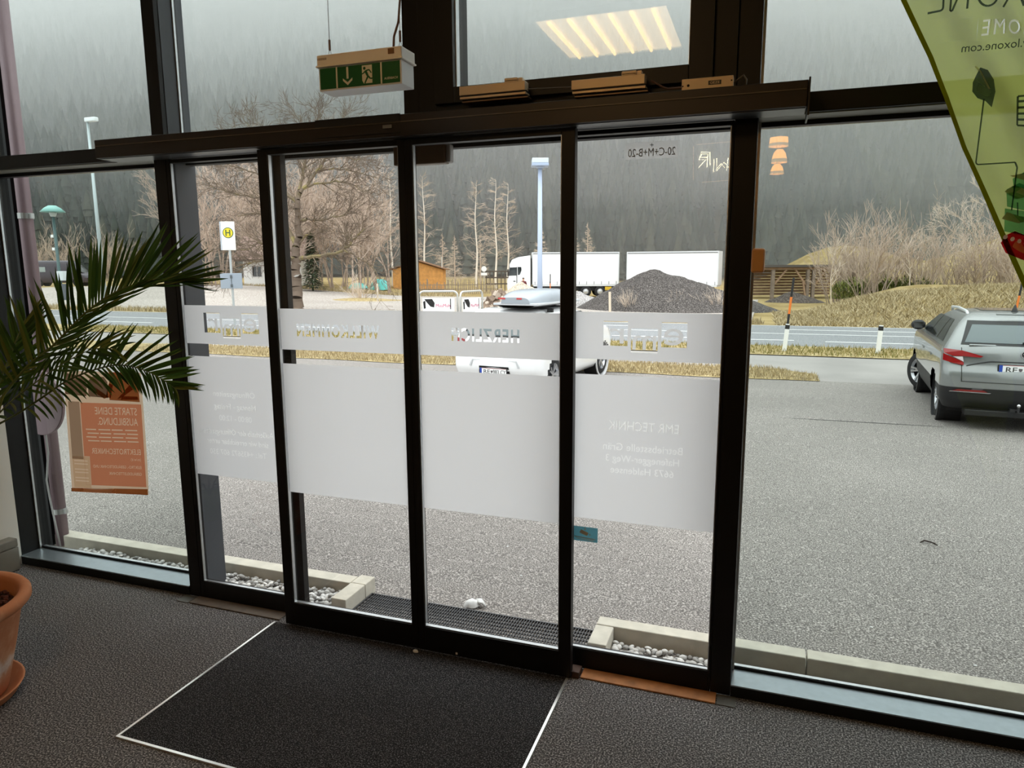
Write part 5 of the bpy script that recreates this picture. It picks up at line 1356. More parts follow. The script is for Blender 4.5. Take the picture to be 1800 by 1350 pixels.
LIMBS = [([(-26.05,35.46,-0.84),(-26.12,35.59,0.07),(-26.21,35.73,0.98),(-26.33,35.80,1.62),(-26.34,35.92,2.35),(-26.35,36.03,2.99)],0.340,0.240),([(-26.35,36.03,2.99),(-26.22,36.19,3.63),(-26.30,36.32,4.54),(-26.36,36.43,5.27),(-26.42,36.51,5.82)],0.220,0.150),([(-26.21,35.96,2.30),(-25.47,35.91,2.39),(-24.51,35.94,2.47),(-23.30,36.21,2.77),(-22.78,36.25,3.12),(-22.50,36.41,3.48),(-22.06,36.66,4.01)],0.140,0.030),([(-23.22,36.25,2.82),(-22.32,36.28,2.41),(-21.79,36.41,2.05),(-20.96,36.33,1.16)],0.060,0.020),([(-26.34,35.92,2.35),(-26.44,35.45,2.35),(-27.21,34.74,2.28),(-27.92,34.25,2.17),(-28.47,33.70,1.95),(-28.90,33.28,1.72)],0.120,0.020),([(-26.36,35.98,2.72),(-27.40,36.20,3.01),(-28.49,36.18,3.30),(-29.16,36.16,3.31),(-29.68,35.91,2.94),(-31.15,35.58,2.76)],0.100,0.020),([(-26.35,36.03,2.99),(-26.86,36.23,3.91),(-27.41,36.36,4.57),(-27.76,36.42,4.99),(-28.89,36.14,5.05),(-30.26,35.84,4.89)],0.150,0.020),([(-26.28,36.33,4.54),(-25.52,36.18,4.60),(-24.71,36.24,4.54),(-23.57,36.47,4.76),(-22.44,36.68,4.88)],0.100,0.020),([(-26.17,36.14,3.26),(-25.64,35.96,3.61),(-25.02,36.04,4.00)],0.060,0.020),([(-26.42,36.51,5.82),(-26.11,36.71,6.36),(-25.54,37.04,7.09),(-25.14,37.31,7.82),(-24.91,37.49,8.36),(-24.73,37.72,9.27)],0.140,0.030),([(-26.42,36.51,5.82),(-26.48,36.94,6.58),(-26.48,37.32,7.52),(-26.42,37.64,8.55),(-26.65,37.76,9.76),(-26.89,37.88,10.87)],0.120,0.020),([(-26.41,36.48,5.63),(-27.06,36.34,6.19),(-27.44,36.32,6.83),(-27.58,36.45,7.83),(-28.06,36.44,8.74),(-28.48,36.53,10.11)],0.120,0.020),([(-27.05,36.31,6.00),(-27.78,35.80,5.81),(-29.04,35.17,5.98),(-29.84,34.81,6.15),(-30.90,34.39,6.51)],0.080,0.015),([(-26.03,36.76,6.50),(-25.14,36.90,6.70),(-24.08,37.09,6.85),(-23.24,37.25,6.70),(-22.43,37.44,6.11)],0.080,0.015),([(-27.45,36.33,6.92),(-28.33,36.07,7.20),(-29.22,35.80,7.47),(-30.28,35.49,7.84),(-31.16,35.21,8.03)],0.070,0.015),([(-25.38,37.15,7.36),(-24.55,37.71,7.66),(-23.63,38.11,7.48),(-22.44,38.58,7.12)],0.070,0.015),([(-24.98,37.43,8.18),(-24.03,37.80,8.36),(-23.24,38.04,8.08),(-22.47,38.36,8.35)],0.050,0.012),([(-27.58,36.45,7.83),(-28.74,36.13,8.38),(-29.89,35.79,8.75),(-30.79,35.57,9.31)],0.060,0.012),([(-24.84,37.58,8.73),(-24.28,37.97,9.82),(-23.99,38.27,10.91)],0.050,0.010),([(-26.61,37.62,8.83),(-25.87,38.08,9.94),(-25.74,38.30,10.95)],0.050,0.010),([(-28.06,36.44,8.74),(-29.16,36.24,9.84),(-29.73,36.19,10.67)],0.050,0.010),]

stand('bare_tree', 'bare brown tree of the dense thicket behind the gravel lot', 'tree', 'bare trees of the thicket behind the lot', [tree_mesh(s, 'thicket') for s in range(20,26)], THICKET, (.85,1.25), 1)
for (x, y), lab in zip(BIRCH, ('pale birch rising behind the orange hut', 'pale slender birch standing nearest the hut fence right end', 'tall pale birch left of the white lorry cab', 'tall pale birch directly behind the lorry cab', 'pale birch at the right end of the brown thicket')):
    stand('birch', lab, 'tree', 'pale birches in front of the forest', [tree_mesh(int(x*7) % 90, 'birch')], [(x, y)], (.98,1.1), 3)
stand('bare_larch', 'small yellowish bare larch standing before the dark forest', 'tree', 'bare larches before the forest', [tree_mesh(s, 'larch') for s in (50,51)], LARCH, (.8,1.15), 4)
stand('bare_bush', 'bare brown bush on the crest of the right embankment', 'bush', 'bare bushes on the embankment', [tree_mesh(s, 'bush') for s in range(60,65)], BUSHR, (1.0,1.55), 5)
stand('bare_tree', 'tall bare tree rising behind the bushes beside the flag', 'tree', 'tall bare trees beside the flag', [tree_mesh(s, 'tall') for s in (70,71,72)], TALLR, (1.0,1.2), 6)
stand('sapling', 'thin pale sapling in front of the timber shelter', 'tree', None, [tree_mesh(80, 'sapling')], SAPL[:1], (.9,.95), 7)
stand('sapling', 'thin pale sapling among the embankment bushes', 'tree', None, [tree_mesh(81, 'sapling')], SAPL[1:], (.9,.95), 8)
stand('bare_bush', 'hazy bare bush on the far meadow at the left', 'bush', 'hazy bushes on the far left meadow', [tree_mesh(64, 'bush')], LEFTSH, (1.3,2.0), 9)
stand('shrub', 'low fan of yellowish bare shoots on a grass island', 'shrub', None, [tree_mesh(90, 'shrub')], [(-31.3,51.2)], (1.1,1.1), 10)
sh = tree_mesh(91, 'shrub')
for (x, y), lab in zip([(-7.3,40.8),(-4.6,41.4),(-2.6,41.6)], ('small bare shrub before the dark gravel heap', 'reddish bare shrub at the right of the dark heap', 'pale bare shrub at the right foot of the dark heap')):
    stand('shrub', lab, 'shrub', None, [sh], [(x, y)], (.55,.75), int(-x))
# grass island under the shrub
o = MB().lathe([(0,.22),(.9,.18),(1.7,.08),(2.6,0)], 24).build('grass_island', DRYM, smooth=True); o.location = (-31.3,51.2,terrain_z(-31.3,51.2)-.02); o.scale = (1.5,1,1); tag(o, 'low island of dry grass under the yellowish shrub', 'grass island')
# evergreen undergrowth bushes
NEED = ramp_attr('evergreen_sprays', [(0,(70,78,46)),(.5,(104,112,62)),(1,(146,148,84))])
def everg(seed):
    rg = random.Random(seed); b = MB()
    for k in range(900):
        a = rg.uniform(0,6.28); r_ = 1.1*math.sqrt(rg.random()); h = rg.uniform(.05,1.2)*(1-.5*r_/1.1)
        p = Vector((r_*math.cos(a), r_*math.sin(a), h)); d = Vector((math.cos(a)*.5+rg.gauss(0,.4), math.sin(a)*.5+rg.gauss(0,.4), .6)).normalized()*rg.uniform(.15,.35)
        s = Vector((-d.y, d.x, 0)); s = s.normalized()*.035 if s.length > 1e-4 else Vector((.04,0,0))
        b.tone = rg.random(); b.add([p-s, p+s, p+d], [(0,1,2)])
    return b.mesh('evergreen_bush', NEED)
stand('evergreen_bush', 'low olive evergreen bush under the bare embankment bushes', 'bush', 'olive evergreen bushes on the embankment', [everg(1), everg(2)], EVERG, (1.0,1.5), 11)
# one dark spruce in the thicket
def spruce():
    rg = random.Random(5); b = MB()
    b.tone = 0; seg(b, Vector((0,0,-.2)), Vector((0,0,5.4)), .10, .02, 5)
    for k in range(1500):
        h = .5+4.9*rg.random(); r_ = 1.5*(1-h/5.7)*rg.uniform(.35,1); a = rg.uniform(0,6.28)
        p = Vector((r_*math.cos(a), r_*math.sin(a), h-.25*r_)); d = Vector((math.cos(a)*.4, math.sin(a)*.4, -.14)); s = Vector((-math.sin(a),math.cos(a),0))*.09
        b.tone = rg.random()*.4; b.add([p-s, p+s, p+d], [(0,1,2)])
    return b.mesh('spruce', ramp_attr('dark_spruce', [(0,(52,62,46)),(1,(92,104,72))]))
stand('spruce', 'single dark green spruce beside the lichen covered tree trunk', 'tree', None, [spruce()], [(-42.34,60.26)], (1.0,1.05), 12)

# lichen covered tree by the bus stop
t = thing('lichen_tree', 'big bare tree with yellow lichen on spreading limbs before the lot', 'tree', (-26.05,35.46,terrain_z(-26.05,35.46)))
T0 = Vector((-26.05,35.46,terrain_z(-26.05,35.46)))
rg = random.Random(21)
bt = MB(); bl_ = MB()
for li, (pts, r0, r1) in enumerate(LIMBS):
    P = [Vector(p)-T0 for p in pts]
    b = bt if li < 2 else bl_
    Q = [P[0]]
    for i in range(len(P)-1):
        for k in range(1, 4): Q.append(P[i].lerp(P[i+1], k/3)+(Vector((rg.gauss(0,.035), rg.gauss(0,.05), rg.gauss(0,.035))) if (i, k) != (len(P)-2, 3) else Vector((0,0,0))))
    m = len(Q)
    for i in range(m-1):
        ra = r0+(r1-r0)*i/(m-1); rb = r0+(r1-r0)*(i+1)/(m-1)
        b.tone = (.24+rg.uniform(-.04,.05)) if li < 2 else .42+rg.uniform(-.15,.28)
        seg(b, Q[i], Q[i+1], ra, rb, 9 if li < 2 else 6)
        if li >= 2 and i > m*.2 or li == 1:
            for q in range(3 if li >= 2 else 1):
                d = (Q[i+1]-Q[i]).normalized(); ax = Vector((rg.gauss(0,1), rg.gauss(0,1), rg.gauss(0,1)+.25)); ax = (ax-d*ax.dot(d)).normalized(); an = rg.uniform(.4,1.1)
                grow(bl_, rg, Q[i].lerp(Q[i+1], rg.random()), (d*math.cos(an)+ax*math.sin(an)).normalized(), rg.uniform(.7,1.7), max(.014, min(.03, rb*.5)), 1, 3, (0,4,3), .6, .03, (.4,.46,.34,.24), .13, .009, .62)
o = bt.build('trunk', LICH, t, smooth=True); bl_.build('limbs', LICH, t)

# ------------------------------------------------------------------ lorry and trailer
def lorry_box(par, x0, x1, z0, z1, d, pre):
    CUR = mat('white_curtain', (240,241,242), rough=.55); ALF = mat('lorry_frame_grey', (206,208,210), rough=.4)
    MB().box(x0+.06, x1-.06, .03, d-.03, z0+.05, z1-.06).build('curtain', CUR, par)
    b = MB()
    b.box(x0, x1, 0, d, z1-.10, z1); b.box(x0, x0+.08, 0, d, z0, z1-.101); b.box(x1-.08, x1, 0, d, z0, z1-.101); b.box(x0+.081, x1-.081, -.01, d, z0-.14, z0+.06)
    b.build('frame', ALF, par)
    MB().box(x0+.1, x1-.1, -.014, .0, z1-.16, z1-.105).build('roof_rail', mat('lorry_rail_grey', (110,112,114), rough=.6), par)  # rail under the roof edge in a plain mid grey
    n = int((x1-x0)/.62)
    for k in range(n): x = x0+.25+k*(x1-x0-.5)/(n-1); MB().box(x-.022, x+.022, -.012, .028, z0+.0, z0+.30).build('buckle_strap', mat('strap_grey', (120,122,124), rough=.7), par)
    return ALF
def lwheel(par, x, d, r=.50):
    for y in (.16, d-.16):
        w = bpy.data.objects.new('wheel', None); COL.objects.link(w); w.parent = par; w.location = (x, y, r)
        MB().lathe([(r*.55,-.15),(r*.94,-.15),(r,-.11),(r,.11),(r*.94,.15),(r*.55,.15)], 26, axis='y').build('tyre', TYRE, w, smooth=True)
        MB().lathe([(0,-.10),(r*.2,-.12),(r*.3,-.06),(r*.56,-.13),(r*.56,.13),(0,.10)], 22, axis='y').build('rim', mat('lorry_rim', (200,202,204), rough=.4, metal=.5), w, smooth=True)
gz = terrain_z(-20,62.5)
t = thing('white_lorry', 'white curtain sided lorry with cab facing left across the lot', 'lorry', (-22.28,61.6,gz), math.atan2(2.65,7.48))
LW = mat('lorry_white', (242,242,242), rough=.3, coat=.5)
prof = [(0.06,.55),(.0,.75),(.0,1.55),(.10,1.75),(.22,2.75),(.20,2.95),(.45,3.40),(1.0,3.62),(2.12,3.78),(2.12,.95),(1.9,.95),(1.78,1.15),(1.55,1.28),(1.30,1.28),(1.05,1.15),(.95,.92),(.9,.55)]
MB().poly([(x,0,z) for x, z in prof], (0,2.45,0)).build('cab', LW, t, bevel=.03)
MB().poly([(.235,-.012,2.70),(.10,-.012,1.95),(.85,-.012,1.98),(.85,-.012,2.72)], (0,.02,0)).build('side_window', CARGL, t)
MB().poly([(.95,-.012,2.74),(.95,-.012,2.0),(1.15,-.012,2.05),(1.30,-.012,2.45),(1.28,-.012,2.74)], (0,.02,0)).build('side_window', CARGL, t)
MB().poly([(.02,.06,1.88),(.02,2.39,1.88),(.20,2.35,2.80),(.20,.10,2.80)], (-.02,0,0)).build('windscreen', CARGL, t)
MB().box(.0,.10,-.16,-.02,1.95,2.55).build('mirror', PLATEK, t, bevel=.02)
MB().box(.55,.75,-.015,.0,1.42,1.50).build('door_handle', PLATEK, t); MB().box(.84,.90,-.014,.01,1.0,2.74).build('door_gap', PLATEK, t)
MB().box(2.13,2.22,.1,2.35,.9,3.55).build('gap_dark', PLATEK, t)
lorry_box(t, 2.28, 10.22, 1.12, 4.06, 2.5, 'lorry')
MB().box(.6,10.1,.5,2.0,.55,.96).build('chassis', PLATEK, t)
for x in (1.42,7.2,8.5): lwheel(t, x, 2.45)
MB().box(8.95,9.55,.02,.25,.62,.92).build('side_light_panel', mat('amber_reflector', (206,170,40), rough=.5), t); MB().box(3.2,5.9,.04,.5,.45,.90).build('tank', mat('tank_dark', (44,44,46), rough=.5), t, bevel=.04); MB().box(9.75,10.0,.0,.3,.55,.80).build('mudguard', LW, t)
gz = terrain_z(-8,63.5)
t = thing('white_trailer', 'white curtain sided trailer standing behind the dark gravel heap', 'trailer', (-11.75,63.75,gz), math.radians(-3.6))
lorry_box(t, 0, 7.95, 1.12, 4.02, 2.5, 'trailer')
MB().box(.5,7.4,.5,2.0,.55,.96).build('chassis', PLATEK, t)
for x in (1.4,5.6,6.8): lwheel(t, x, 2.45)
MB().tube([(-1.5,1.25,.75),(.5,1.25,.75)], .06, 8).build('drawbar', PLATEK, t)

# ------------------------------------------------------------------ heaps
def heap(name, label, cx, cy, h, radii, m, seed, p=1.0, noise_a=.12, n=64, mrings=26):
    """heap with radius depending on direction; radii: list of 8 radii counter-clockwise from +x"""
    z0 = terrain_z(cx, cy); rows = []
    for i in range(mrings+1):
        f = i/mrings; row = []
        for k in range(n+1):
            a = 2*PI*(k % n)/n; u = a/(2*PI)*8; j = int(u) % 8; w = sm(u-int(u)); R_ = radii[j]*(1-w)+radii[(j+1) % 8]*w
            x, y = R_*f*math.cos(a), R_*f*math.sin(a)
            zz = h*(1-f**1.15)**p
            zz += noise_a*noise.noise((x*1.3+seed, y*1.3, seed))*(1-f)*2+noise_a*.5*noise.noise((x*4+seed, y*4, 1))*min(1,(1-f)*3)
            row.append((x, y, zz-.08*f))
        rows.append(row)
    o = MB().grid(rows).build(name, m, smooth=True); o.location = (cx, cy, z0)
    return tag(o, label, 'heap')
DG = speckle('dark_gravel', (66,61,58), (132,126,122), (36,33,32), cell=16, patch=(.88,1.12), pscale=.5)
heap('dark_gravel_heap', 'large dark grey gravel heap in front of the white trailer', -6.75, 44.6, 2.38, [7.8,6,5,4.6,4.7,4.4,5,6.5], DG, 3, 1.0)
heap('beige_gravel_heap', 'small beige gravel heap in front of the lorry cab', -18.8, 55.5, 1.50, [2.5,2.4,2.3,2.5,2.6,2.4,2.3,2.4], speckle('beige_gravel', (186,172,154), (226,216,200), (140,126,108), cell=10), 5)
heap('grey_gravel_heap', 'light grey gravel heap left of the dark heap', -12.6, 46.8, 1.22, [3.2,2.8,2.4,2.6,2.6,2.4,2.4,2.8], speckle('mid_grey_gravel', (150,146,144), (196,192,190), (110,106,104), cell=14), 7)
t = thing('rubble_heap', 'heap of broken brown rubble beside the advertising boards', 'heap', (-14.25,37.7,terrain_z(-14.25,37.7)-.05))
t.scale = (1.25,1.2,1.4)
rg = random.Random(9); b = MB()
RB = ramp_attr('rubble_stones', [(0,(96,80,70)),(.5,(152,134,118)),(1,(210,198,184))])
for k in range(420):
    a = rg.uniform(0,6.28); r_ = 1.35*rg.random()**.6; h = .92*(1-r_/1.4)*rg.uniform(.2,1)
    b.tone = rg.random(); s = rg.uniform(.05,.17)
    c = Vector((r_*1.15*math.cos(a)+.25*(h), r_*math.sin(a), h)); q = Euler((rg.uniform(0,3),rg.uniform(0,3),rg.uniform(0,3))).to_matrix()
    vs = [c+q @ Vector((x*s*rg.uniform(.6,1.1), y*s*rg.uniform(.6,1.1), z*s*rg.uniform(.4,.8))) for x in (-1,1) for y in (-1,1) for z in (-1,1)]
    b.add(vs, [(0,1,3,2),(4,6,7,5),(0,4,5,1),(2,3,7,6),(0,2,6,4),(1,5,7,3)])
o = b.build('rubble_stones', RB, t); o['kind'] = 'stuff'
heap_o = MB().lathe([(0,.62),(.6,.45),(1.3,.05),(1.5,-.05)], 20).build('rubble_core', mat('rubble_earth', (128,108,92), rough=1, var=.3, scale=6), t, smooth=True)
o = MB().box(-.75,.75,-.35,.35,.0,.07).build('blue_board', mat('board_blue', (70,110,190), rough=.5)); o.location = (-21.24,56.62,terrain_z(-21.24,56.62)+.02); tag(o, 'flat blue board lying on the ground left of the lorry', 'board')
b = MB(); [b.box(-.9+.2*k, .7-.1*k, -.4+.1*k, .3, .10*k, .10*k+.09) for k in range(4)]; o = b.build('pale_slab_stack', mat('pale_slabs', (190,184,168), rough=.9)); o.location = (-22.3,59.5,terrain_z(-22.3,59.5)+.02); o.rotation_euler = (.0,-.12,.4); tag(o, 'stack of pale slabs behind the blue board', 'slabs')

# ------------------------------------------------------------------ advertising boards in steel hoops
HOOP = mat('hoop_galvanised', (208,206,200), rough=.35, metal=.5)
def adboard(label, loc, rz, w, cow):
    t = thing('advertising_board', label, 'advertising board', loc, rz, 'advertising boards in steel hoops')
    h = 1.36; r_ = .20
    pts = [(-w/2,0,0),(-w/2,0,h-r_)]+[(-w/2+r_-r_*math.cos(a), 0, h-r_+r_*math.sin(a)) for a in (.4,.8,1.2,PI/2)]+[(w/2-r_+r_*math.sin(a), 0, h-r_+r_*math.cos(a)) for a in (0,.4,.8,1.2)]+[(w/2,0,h-r_),(w/2,0,0)]
    MB().tube(pts, .045, 10).build('hoop', HOOP, t, smooth=True)
    x0, x1, z0, z1 = -w/2+.14, w/2-.14, .25, 1.06
    MB().box(x0,x1,-.02,.02,z0,z1).build('panel', mat('poster_warm_white', (240,234,226), rough=.6), t)
    MB().box(x0+.02,x1-.12,-.026,-.021,z0+.02,z1-.02).build('sheet', mat('poster_sheet_white', (244,242,240), rough=.6), t)
    BK = mat('cow_black', (30,28,28), rough=.8)
    L_ = x1-x0
    MB().poly([(x0+.06*L_,-.030,z1-.05),(x0+.30*L_,-.030,z1-.04),(x0+.38*L_,-.030,z1-.22),(x0+.36*L_,-.030,z1-.42),(x0+.25*L_,-.030,z1-.38),(x0+.14*L_,-.030,z1-.20)], (0,.003,0)).build('cow_patch', BK, t)
    MB().poly([(x0+.02*L_,-.030,z1-.16),(x0+.09*L_,-.030,z1-.12),(x0+.10*L_,-.030,z1-.46),(x0+.04*L_,-.030,z1-.48)], (0,.003,0)).build('cow_patch', BK, t)
    MB().box(x1-.20,x1-.16,-.030,-.027,z1-.50,z1-.03).build('dark_edge', BK, t)
    PK = mat('poster_magenta', (206,60,120), rough=.6)
    lettering('MuuMuh', .20, PK, (x0+.64*L_,-.031,z1-.40), INN, t, width=.44*L_, name='poster_lettering')
    return t
adboard('cow advertising board in a wide steel hoop, seen face on', (-13.80,29.05,terrain_z(-13.8,29.05)-.01), math.radians(19), 1.72, True)
adboard('second cow advertising board in a steel hoop, turned edgeways', (-12.42,29.60,terrain_z(-12.4,29.6)-.01), math.radians(78), 1.72, True)

# ------------------------------------------------------------------ hut, fences, house, tarpaulins
gz = terrain_z(-38,74.5)
t = thing('orange_hut', 'orange timber hut with low gable roof behind the lot', 'hut', (-38.0,74.6,gz), math.radians(20))
HW = mat('orange_timber', (206,150,84), rough=.8, var=.18, scale=3)
MB().poly([(-2.9,0,0),(2.9,0,0),(2.9,0,2.25),(0,0,3.15),(-2.9,0,2.25)], (0,4,0)).build('walls', HW, t)
for k in range(29): x = -2.8+.2*k; MB().box(x-.085,x+.085,-.025,-.001,.05,2.25+.30*(2.9-abs(x))).build('board', HW, t)
BR = mat('hut_roof_brown', (122,88,60), rough=.9)
for s in (-1,1): MB().poly([(0,-.35,3.24),(s*3.35,-.35,2.20),(s*3.35,4.3,2.20),(0,4.3,3.24)], (0,0,.09)).build('roof', BR, t)
MB().tube([(2.75,.5,2.3),(2.75,.5,3.7)], .07, 8).build('flue', HOOP, t)
t = thing('picket_fence', 'uneven grey picket fence in front of the orange hut', 'fence', (-34.69,66.94,terrain_z(-34.7,66.9)), math.atan2(69.84-66.94, -26.51+34.69))
rg = random.Random(2); PKM = mat('weathered_picket', (138,124,108), rough=.95, var=.2, scale=4)
pm = MB().add([(-.04,-.015,0),(.04,-.015,0),(.04,.015,0),(-.04,.015,0),(-.04,-.015,1),(.04,-.015,1),(.04,.015,1),(-.04,.015,1),(0,0,1.06)], [(0,1,5,4),(1,2,6,5),(2,3,7,6),(3,0,4,7),(4,5,8),(5,6,8),(6,7,8),(7,4,8)]).mesh('picket', PKM)
for k in range(44):
    o = bpy.data.objects.new('picket', pm); COL.objects.link(o); o.parent = t; h = rg.uniform(.85,1.5); o.location = (k*.2, 0, -.1); o.scale = (1,1,h); o.rotation_euler = (0,rg.gauss(0,.05),0)
for z in (.35,.8): MB().box(-.1,8.7,.016,.05,z,z+.07).build('rail', PKM, t)
t = thing('rail_fence', 'dark wooden rail fence left of the lorry cab', 'fence', (-29.8,75.4,terrain_z(-29.8,75.4)), math.radians(19))
DW = mat('dark_fence_wood', (86,76,68), rough=.95)
for k in range(9): MB().box(k*.42-.05,k*.42+.05,-.05,.05,0,2.3).build('post', DW, t)
for z in (.8,1.5,2.2): MB().box(-.1,3.5,-.08,-.051,z,z+.14).build('rail', DW, t)
gz = terrain_z(-50,64)
t = thing('white_house', 'white house with brown pitched roof half hidden by trees', 'house', (-52.8,62.84,gz), math.radians(19.5))
MB().box(0,6.2,0,5,0,2.9).build('walls', WHITEP, t)
MB().poly([(-.7,-.9,2.65),(6.9,-.9,2.65),(6.9,2.5,5.2),(-.7,2.5,5.2)], (0,0,.14)).build('roof', mat('roof_brown', (140,118,108), rough=.9), t); MB().poly([(-.7,5.9,2.65),(6.9,5.9,2.65),(6.9,2.5,5.2),(-.7,2.5,5.2)], (0,0,.14)).build('roof', MATS['roof_brown'], t)
MB().box(-.7,6.9,-.93,-.88,2.56,2.80).build('eaves_board', DW, t)
for x in (.9,3.6):
    f_ = MB().box(x,x+1.1,-.03,.0,.9,2.1).build('window', mat('house_window_frame', (200,200,200), rough=.6), t); MB().box(x+.08,x+.52,-.036,-.031,.98,2.02).build('pane', CARGL, f_); MB().box(x+.58,x+1.02,-.036,-.031,.98,2.02).build('pane', CARGL, f_)
TQ = mat('turquoise_tarpaulin', (96,190,184), rough=.6, var=.12, scale=2)
for k, (x, y, w_, h_, lab) in enumerate([(-42.3,68.6,1.2,.62,'low turquoise tarpaulin bundle at the left of a pair'),(-40.0,69.4,1.25,1.15,'tall turquoise tarpaulin bundle at the right of a pair')]):
    rows = [[(w_*f*math.cos(a), .8*f*math.sin(a), h_*(1-f**4)+.06*noise.noise((f*4, a*2, k))) for a in [2*PI*j/20 for j in range(21)]] for f in (0,.3,.6,.8,.92,1)]
    o = MB().grid(rows).build('tarpaulin_bundle', TQ, smooth=True); o.location = (x, y, terrain_z(x, y)); tag(o, lab, 'tarpaulin')

# ------------------------------------------------------------------ timber shelter at the right
gz = terrain_z(3.5,66)
t = thing('timber_shelter', 'open timber shelter with flat dark roof behind the embankment', 'shelter', (.05,64.6,gz), math.radians(24))
TB = mat('shelter_timber', (150,122,98), rough=.9, var=.2, scale=3); TB2 = mat('shelter_timber_grey', (128,114,102), rough=.95, var=.2, scale=3)
MB().poly([(-.6,-.8,2.62),(7.6,-.8,2.62),(7.6,3.6,2.36),(-.6,3.6,2.36)], (0,0,.20)).build('roof', mat('shelter_roof_dark', (84,78,74), rough=.9), t)
MB().box(-.5,7.5,-.55,-.40,2.42,2.60).build('beam', TB, t)
for x in (-2.2,.35,3.4,3.9,6.9): MB().box(x-.13,x+.13,-.60,-.36,-.1,2.41 if x > 0 else 2.1).build('post', TB2, t)
for a_, b_ in (((.5,1.2),(1.5,2.40)),((2.3,2.40),(3.3,1.1)),((4.1,1.2),(5.0,2.40)),((5.9,2.40),(6.8,1.2))): MB().bar((a_[0],-.47,a_[1]), (b_[0],-.47,b_[1]), .10, .14).build('brace', TB, t)
MB().bar((2.9,-.7,1.4), (3.2,-.7,-.05), .10, .14).build('brace', TB, t)
for k in range(9): MB().box(-2.4,7.3,3.0,3.05,.15+.25*k,.36+.25*k).build('wall_board', TB, t)
o = heap('soil_heap', 'low dark soil heap in front of the timber shelter', 1.9, 58.5, .75, [2.6,2,1.4,1.8,2.0,1.5,1.4,2], speckle('dark_soil', (78,70,64), (110,100,92), (54,48,44), cell=8), 12)

# ------------------------------------------------------------------ posts, signs, lamps
ORG = mat('snow_pole_orange', (226,122,48), rough=.7); BLK = mat('snow_pole_black', (34,33,33), rough=.7)
def delineator(x, y, pole, lab, tilt=0.03, post=True, ph=1.35):
    t = thing('delineator', lab, 'marker post', (x, y, ground_z(x, y)), 0)
    t.rotation_euler = (0, tilt, 0)
    if post:
        MB().box(-.055,.055,-.045,.045,0,.62).build('post', WHITEP, t, bevel=.012); MB().box(-.056,.056,-.046,.046,.62,.735).build('black_band', BLK, t, bevel=.006); MB().box(-.05,.05,-.04,.04,.735,.755).build('cap', WHITEP, t)
    if pole:
        z0 = .62 if post else 0; zs_ = [z0, z0+.30*ph, z0+.64*ph, z0+ph]
        for k in range(3): MB().tube([(.0,.055+(.03 if post else 0),zs_[k]),(.0,.055+(.03 if post else 0),zs_[k+1])], .032 if post else .038, 10).build('pole_black' if k % 2 == 0 else 'pole_orange', BLK if (k % 2 == 0) else ORG, t)
        MB().ball((0,.055+(.03 if post else 0),z0+ph), .032, 8, 5).build('pole_tip', BLK, t)
delineator(.575,20.62,True,'white marker post with orange and black snow pole beside the road', .07)
delineator(2.90,20.82,False,'short white marker post without snow pole beside the road', .04)
delineator(9.36,33.2,True,'orange and black snow pole beyond the road behind the car', .10, False, 1.95)
delineator(-27.05,35.65,True,'distant white marker post with snow pole left of the tree', .0)
delineator(-17.2,58.2,True,'thin orange snow pole standing in front of the lorry', .0, False, 2.1)
o = MB().box(-.065,.065,-.03,.03,-.1,1.12).build('wooden_stake', mat('pale_stake', (214,200,180), rough=.9)); o.location = (-8.2,39.7,terrain_z(-8.2,39.7)); o.rotation_euler = (0,-.03,0); tag(o, 'pale wooden stake before the dark gravel heap', 'stake')
o = MB().box(-.06,.06,-.03,.03,-.1,1.40).build('wooden_stake', MATS['pale_stake']); o.location = (-28.15,48.4,terrain_z(-28.15,48.4)); tag(o, 'pale wooden stake right of the yellowish shrub', 'stake')
# bus stop
t = thing('bus_stop_sign', 'white bus stop sign with yellow H disc on a grey pole', 'sign', (-20.0,23.1,ground_z(-20,23.1)), math.radians(24))
MB().tube([(0,0,0),(0,0,4.15)], .045, 10).build('pole', mat('pole_pale_grey', (176,182,184), rough=.4, metal=.4), t)
MB().box(-.26,.26,-.075,-.05,3.05,4.15).build('flag_panel', WHITEP, t, bevel=.01)
MB().box(-.31,-.265,-.075,-.05,3.05,4.15).build('panel_side', mat('panel_side_grey', (180,188,200), rough=.5), t)
MB().lathe([(0,-.084),(.205,-.084),(.205,-.076)], 32, (0,0,3.72), axis='y').build('green_ring', mat('stop_green', (52,96,52), rough=.5), t)
MB().lathe([(0,-.088),(.175,-.088),(.175,-.0845)], 32, (0,0,3.72), axis='y').build('yellow_disc', mat('stop_yellow', (242,206,40), rough=.5), t)
b = MB(); b.box(-.095,-.05,-.092,-.0885,3.60,3.84); b.box(.05,.095,-.092,-.0885,3.60,3.84); b.box(-.05,.05,-.092,-.0885,3.70,3.745); b.build('letter_h', MATS['stop_green'], t)
MB().box(-.42,.42,-.085,-.055,1.55,2.15).build('timetable_back', mat('sign_back_grey', (150,162,176), rough=.4, metal=.3), t, bevel=.01)
b = MB(); b.box(-.03,.05,-.11,-.086,1.60,1.72); b.box(-.03,.05,-.11,-.086,1.95,2.08); b.box(.0,.02,-.10,-.086,1.72,1.95); b.build('bracket', mat('bracket_dark', (90,98,104), rough=.4, metal=.5), t)
